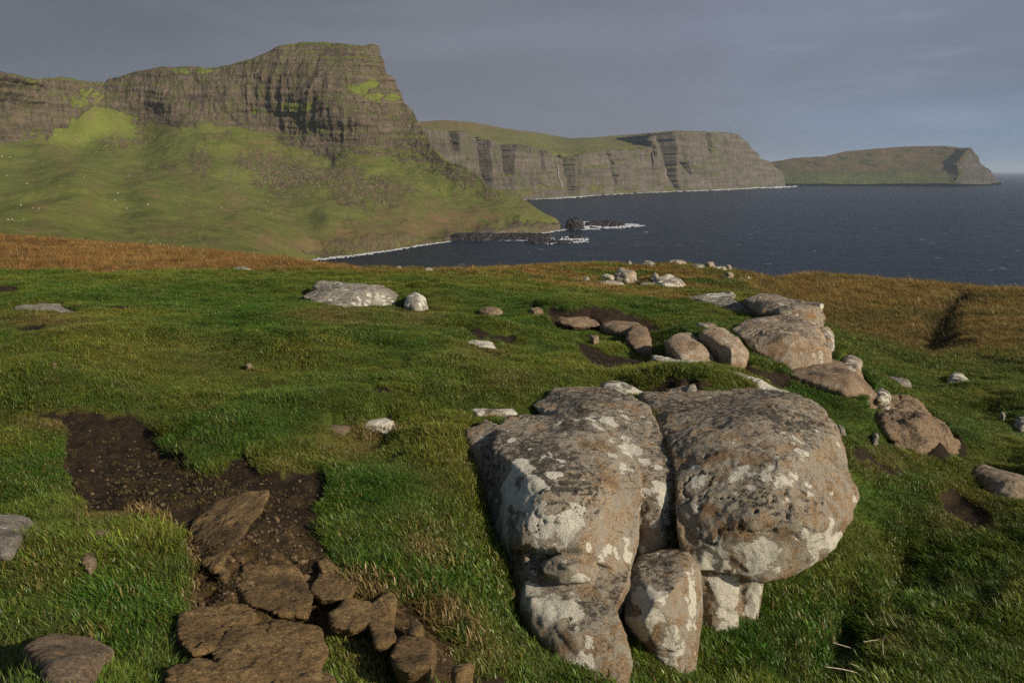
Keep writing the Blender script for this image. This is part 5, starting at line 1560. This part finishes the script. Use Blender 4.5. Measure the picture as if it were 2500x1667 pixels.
ng1 = grow('grass', 'short green turf of the near hillside', 720000, 1.7, 17, SHORT, sc_turf, 0.9, filt=None)
ng2 = grow('far_turf', 'green and olive grass of the farther slopes', 140000, 17, 46, SHORT, lambda r, m, s, u, v: np.clip(r / 9, 1, 6) ** .85 * 1.1, 0.3, filt=lambda u, v, r, m, s: RNG.random(len(u)) > m * .7)
ng3 = grow('moor_grass', 'orange and golden moor grass', 140000, 14, 175, MOORT, lambda r, m, s, u, v: np.clip(r / 45, .40, 2.2) * (1 - .5 * ((u > 1250) & (u < 1850) & (r < 36))), 0.2, filt=lambda u, v, r, m, s: RNG.random(len(u)) < m)
print('tufts', ng1[1], ng2[1], ng3[1])

def clump(name, label, pts, n, spread, scale, colr):
    """tufts rooted in a crack or ledge of rock: pts are (u, v, r)"""
    pts = np.array(pts, float); t_ = np.sort(RNG.random(n)) * (len(pts) - 1)
    i = np.clip(t_.astype(int), 0, len(pts) - 2); f = (t_ - i)[:, None]
    q = pts[i] * (1 - f) + pts[i + 1] * f
    p = P(q[:, 0], q[:, 1], q[:, 2]) + RNG.normal(0, spread, (n, 3))
    me = bpy.data.meshes.new(name)
    allv, allf, cc, bb, dd = [], [], [], [], []
    for k in range(n):
        tm = SHORT[k % len(SHORT)]
        c = coords_np(tm); a = RNG.uniform(0, 6.28); s_ = scale * RNG.uniform(.7, 1.3)
        rot = np.array([[math.cos(a), -math.sin(a), 0], [math.sin(a), math.cos(a), 0], [0, 0, 1]])
        allv.append(c @ rot.T * s_ + p[k])
        ff_ = np.array([pl.vertices[:] for pl in tm.polygons]); allf.append(ff_ + sum(len(x) for x in allv[:-1]))
        bb.append(np.array([a_.value for a_ in tm.attributes['bv'].data])); dd.append(np.array([a_.value for a_ in tm.attributes['dry'].data]))
    me = mesh_np(name, np.concatenate(allv), np.concatenate(allf), True, colr)
    set_attr(me, 'bv', np.concatenate(bb)); set_attr(me, 'dry', np.concatenate(dd))
    put(name, me, label, 'grass', 'stuff')


M_CREV = M_GRASS.copy(); M_CREV.name = 'crevice_grass'
for nd in M_CREV.node_tree.nodes:
    if nd.type == 'ATTRIBUTE' and nd.attribute_name == 'col':
        rgb = M_CREV.node_tree.nodes.new('ShaderNodeRGB'); rgb.outputs[0].default_value = (.12, .14, .03, 1)
        for lk in list(nd.outputs['Color'].links): M_CREV.node_tree.links.new(rgb.outputs[0], lk.to_socket)
clump('crevice_grass', 'grass growing in the cleft between the two huge boulders', [(1606, 1010, 5.75), (1622, 1060, 5.35), (1652, 1120, 4.98), (1656, 1200, 4.80), (1655, 1290, 4.68), (1652, 1340, 4.62)], 170, .018, 1.7, M_CREV)

def ground_hit(u, v):
    a, t_ = az_t(u, v); a, t_ = float(a), float(t_)
    rr_ = np.exp(np.linspace(math.log(1.4), math.log(60), 2500))
    k = np.argmax(EYE + t_ * rr_ < ground_at(rr_ * math.sin(a), rr_ * math.cos(a)))
    return float(rr_[k])


M_STRAW = M_CREV.copy(); M_STRAW.name = 'straw_fringe'
for nd in M_STRAW.node_tree.nodes:
    if nd.type == 'RGB': nd.outputs[0].default_value = (.30, .22, .085, 1)
clump('straw_fringe', 'straw-coloured grass fringe hanging over the turf edge of the bare hollow', [(u, v, ground_hit(u, v)) for u, v in [(835, 1405), (870, 1428), (910, 1442), (1010, 1440), (1050, 1470), (1085, 1510), (1140, 1570)]], 150, .02, 1.9, M_STRAW)
clump('straw_fringe', 'straw-coloured grass fringe along the turf bank left of the bare hollow', [(u, v, ground_hit(u, v)) for u, v in [(330, 1245), (390, 1290), (430, 1350), (446, 1440), (440, 1530), (420, 1600)]], 150, .018, 1.7, M_STRAW)
clump('straw_fringe', 'straw-coloured grass round the white pitted stone', [(u, v, ground_hit(u, v)) for u, v in [(870, 1058), (900, 1062), (940, 1066), (975, 1058)]], 60, .03, 1.8, M_STRAW)

# dry stalks standing over the shaded pit at the lower right
def stalk(pts, rad, label):
    pts = [np.array(P(q[0], q[1], ground_hit(q[0], q[1]) * (.99, .955, .935)[k])) for k, q in enumerate(pts)]
    cu = bpy.data.curves.new('stalk', 'CURVE'); cu.dimensions = '3D'; cu.bevel_depth = rad; cu.bevel_resolution = 1; cu.resolution_u = 6
    s = cu.splines.new('NURBS'); s.points.add(len(pts) - 1); s.use_endpoint_u = True; s.order_u = 3
    for k, (p, q) in enumerate(zip(s.points, pts)):
        p.co = (*q, 1); p.radius = 1 - .55 * k / (len(pts) - 1)
    ob = bpy.data.objects.new('stalk', cu)
    COL.objects.link(ob)
    me = bpy.data.meshes.new_from_object(ob.evaluated_get(bpy.context.evaluated_depsgraph_get()))
    bpy.data.objects.remove(ob)
    me.materials.append(M_STEM); me.name = 'dry_stalk'
    for pl in me.polygons: pl.use_smooth = True
    put('dry_stalk', me, label, 'stalk', group='dry stalks over the shaded pit')


for pts, rad, lb in [
    ([(2110, 1590, 4.9), (2075, 1580, 4.85), (2034, 1568, 4.8)], .0032, 'upper pale dry stalk lying nearly level over the dark pit'),
    ([(2110, 1648, 4.6), (2070, 1632, 4.6), (2015, 1627, 4.6)], .0036, 'lower reddish dry stalk lying nearly level over the dark pit'),
    ([(2150, 1560, 5.0), (2130, 1562, 4.95), (2108, 1566, 4.9)], .0024, 'short dry stalk right of the upper level stalk'),
    ([(2160, 1610, 4.8), (2152, 1580, 4.85), (2157, 1555, 4.9)], .0024, 'upright dry stalk standing in the pit'),
    ([(2135, 1530, 5.1), (2122, 1512, 5.1), (2112, 1494, 5.1)], .0022, 'thin leaning dry stalk on the ridge above the pit'),
    ([(2170, 1530, 5.1), (2158, 1510, 5.1), (2154, 1486, 5.1)], .0022, 'tallest upright thin dry stalk above the pit'),
    ([(2192, 1536, 5.1), (2182, 1518, 5.1), (2171, 1500, 5.1)], .0022, 'rightmost leaning dry stalk above the pit'),
    ([(2105, 1620, 4.75), (2095, 1600, 4.75), (2084, 1584, 4.75)], .0018, 'fine leaning dry stalk between the two level stalks'),
    ([(2112, 1642, 4.65), (2095, 1622, 4.65), (2072, 1619, 4.65)], .0020, 'bent dry stalk just above the lower reddish one'),
    ([(2372, 1580, 5.2), (2390, 1564, 5.25), (2416, 1566, 5.3)], .0030, 'curved straw-coloured stalk lying on the grass right of the pit')]:
    stalk(pts, rad, lb)

# ------------------------------------------------------------------ the air over the bay
hm, t = new_mat('haze_air')
pv = t.n('ShaderNodeVolumePrincipled')
pv.inputs['Color'].default_value = (0.66, 0.80, 1.0, 1)
pv.inputs['Density'].default_value = 0.00004
t.l(pv.outputs[0], t.n('ShaderNodeOutputMaterial').inputs['Volume'])
hb = bmesh.new(); bmesh.ops.create_cube(hb, size=1.0)
bmesh.ops.scale(hb, vec=(125000, 125000, 420), verts=hb.verts)
bmesh.ops.translate(hb, vec=(0, 0, SEA - 16 + 210), verts=hb.verts)
hme = bpy.data.meshes.new('haze'); hb.to_mesh(hme); hb.free(); hme.materials.append(hm)
hm.cycles.volume_sampling = 'DISTANCE'
hm.cycles.homogeneous_volume = True
put('haze', hme, 'thin damp haze over the bay', 'haze', 'stuff')
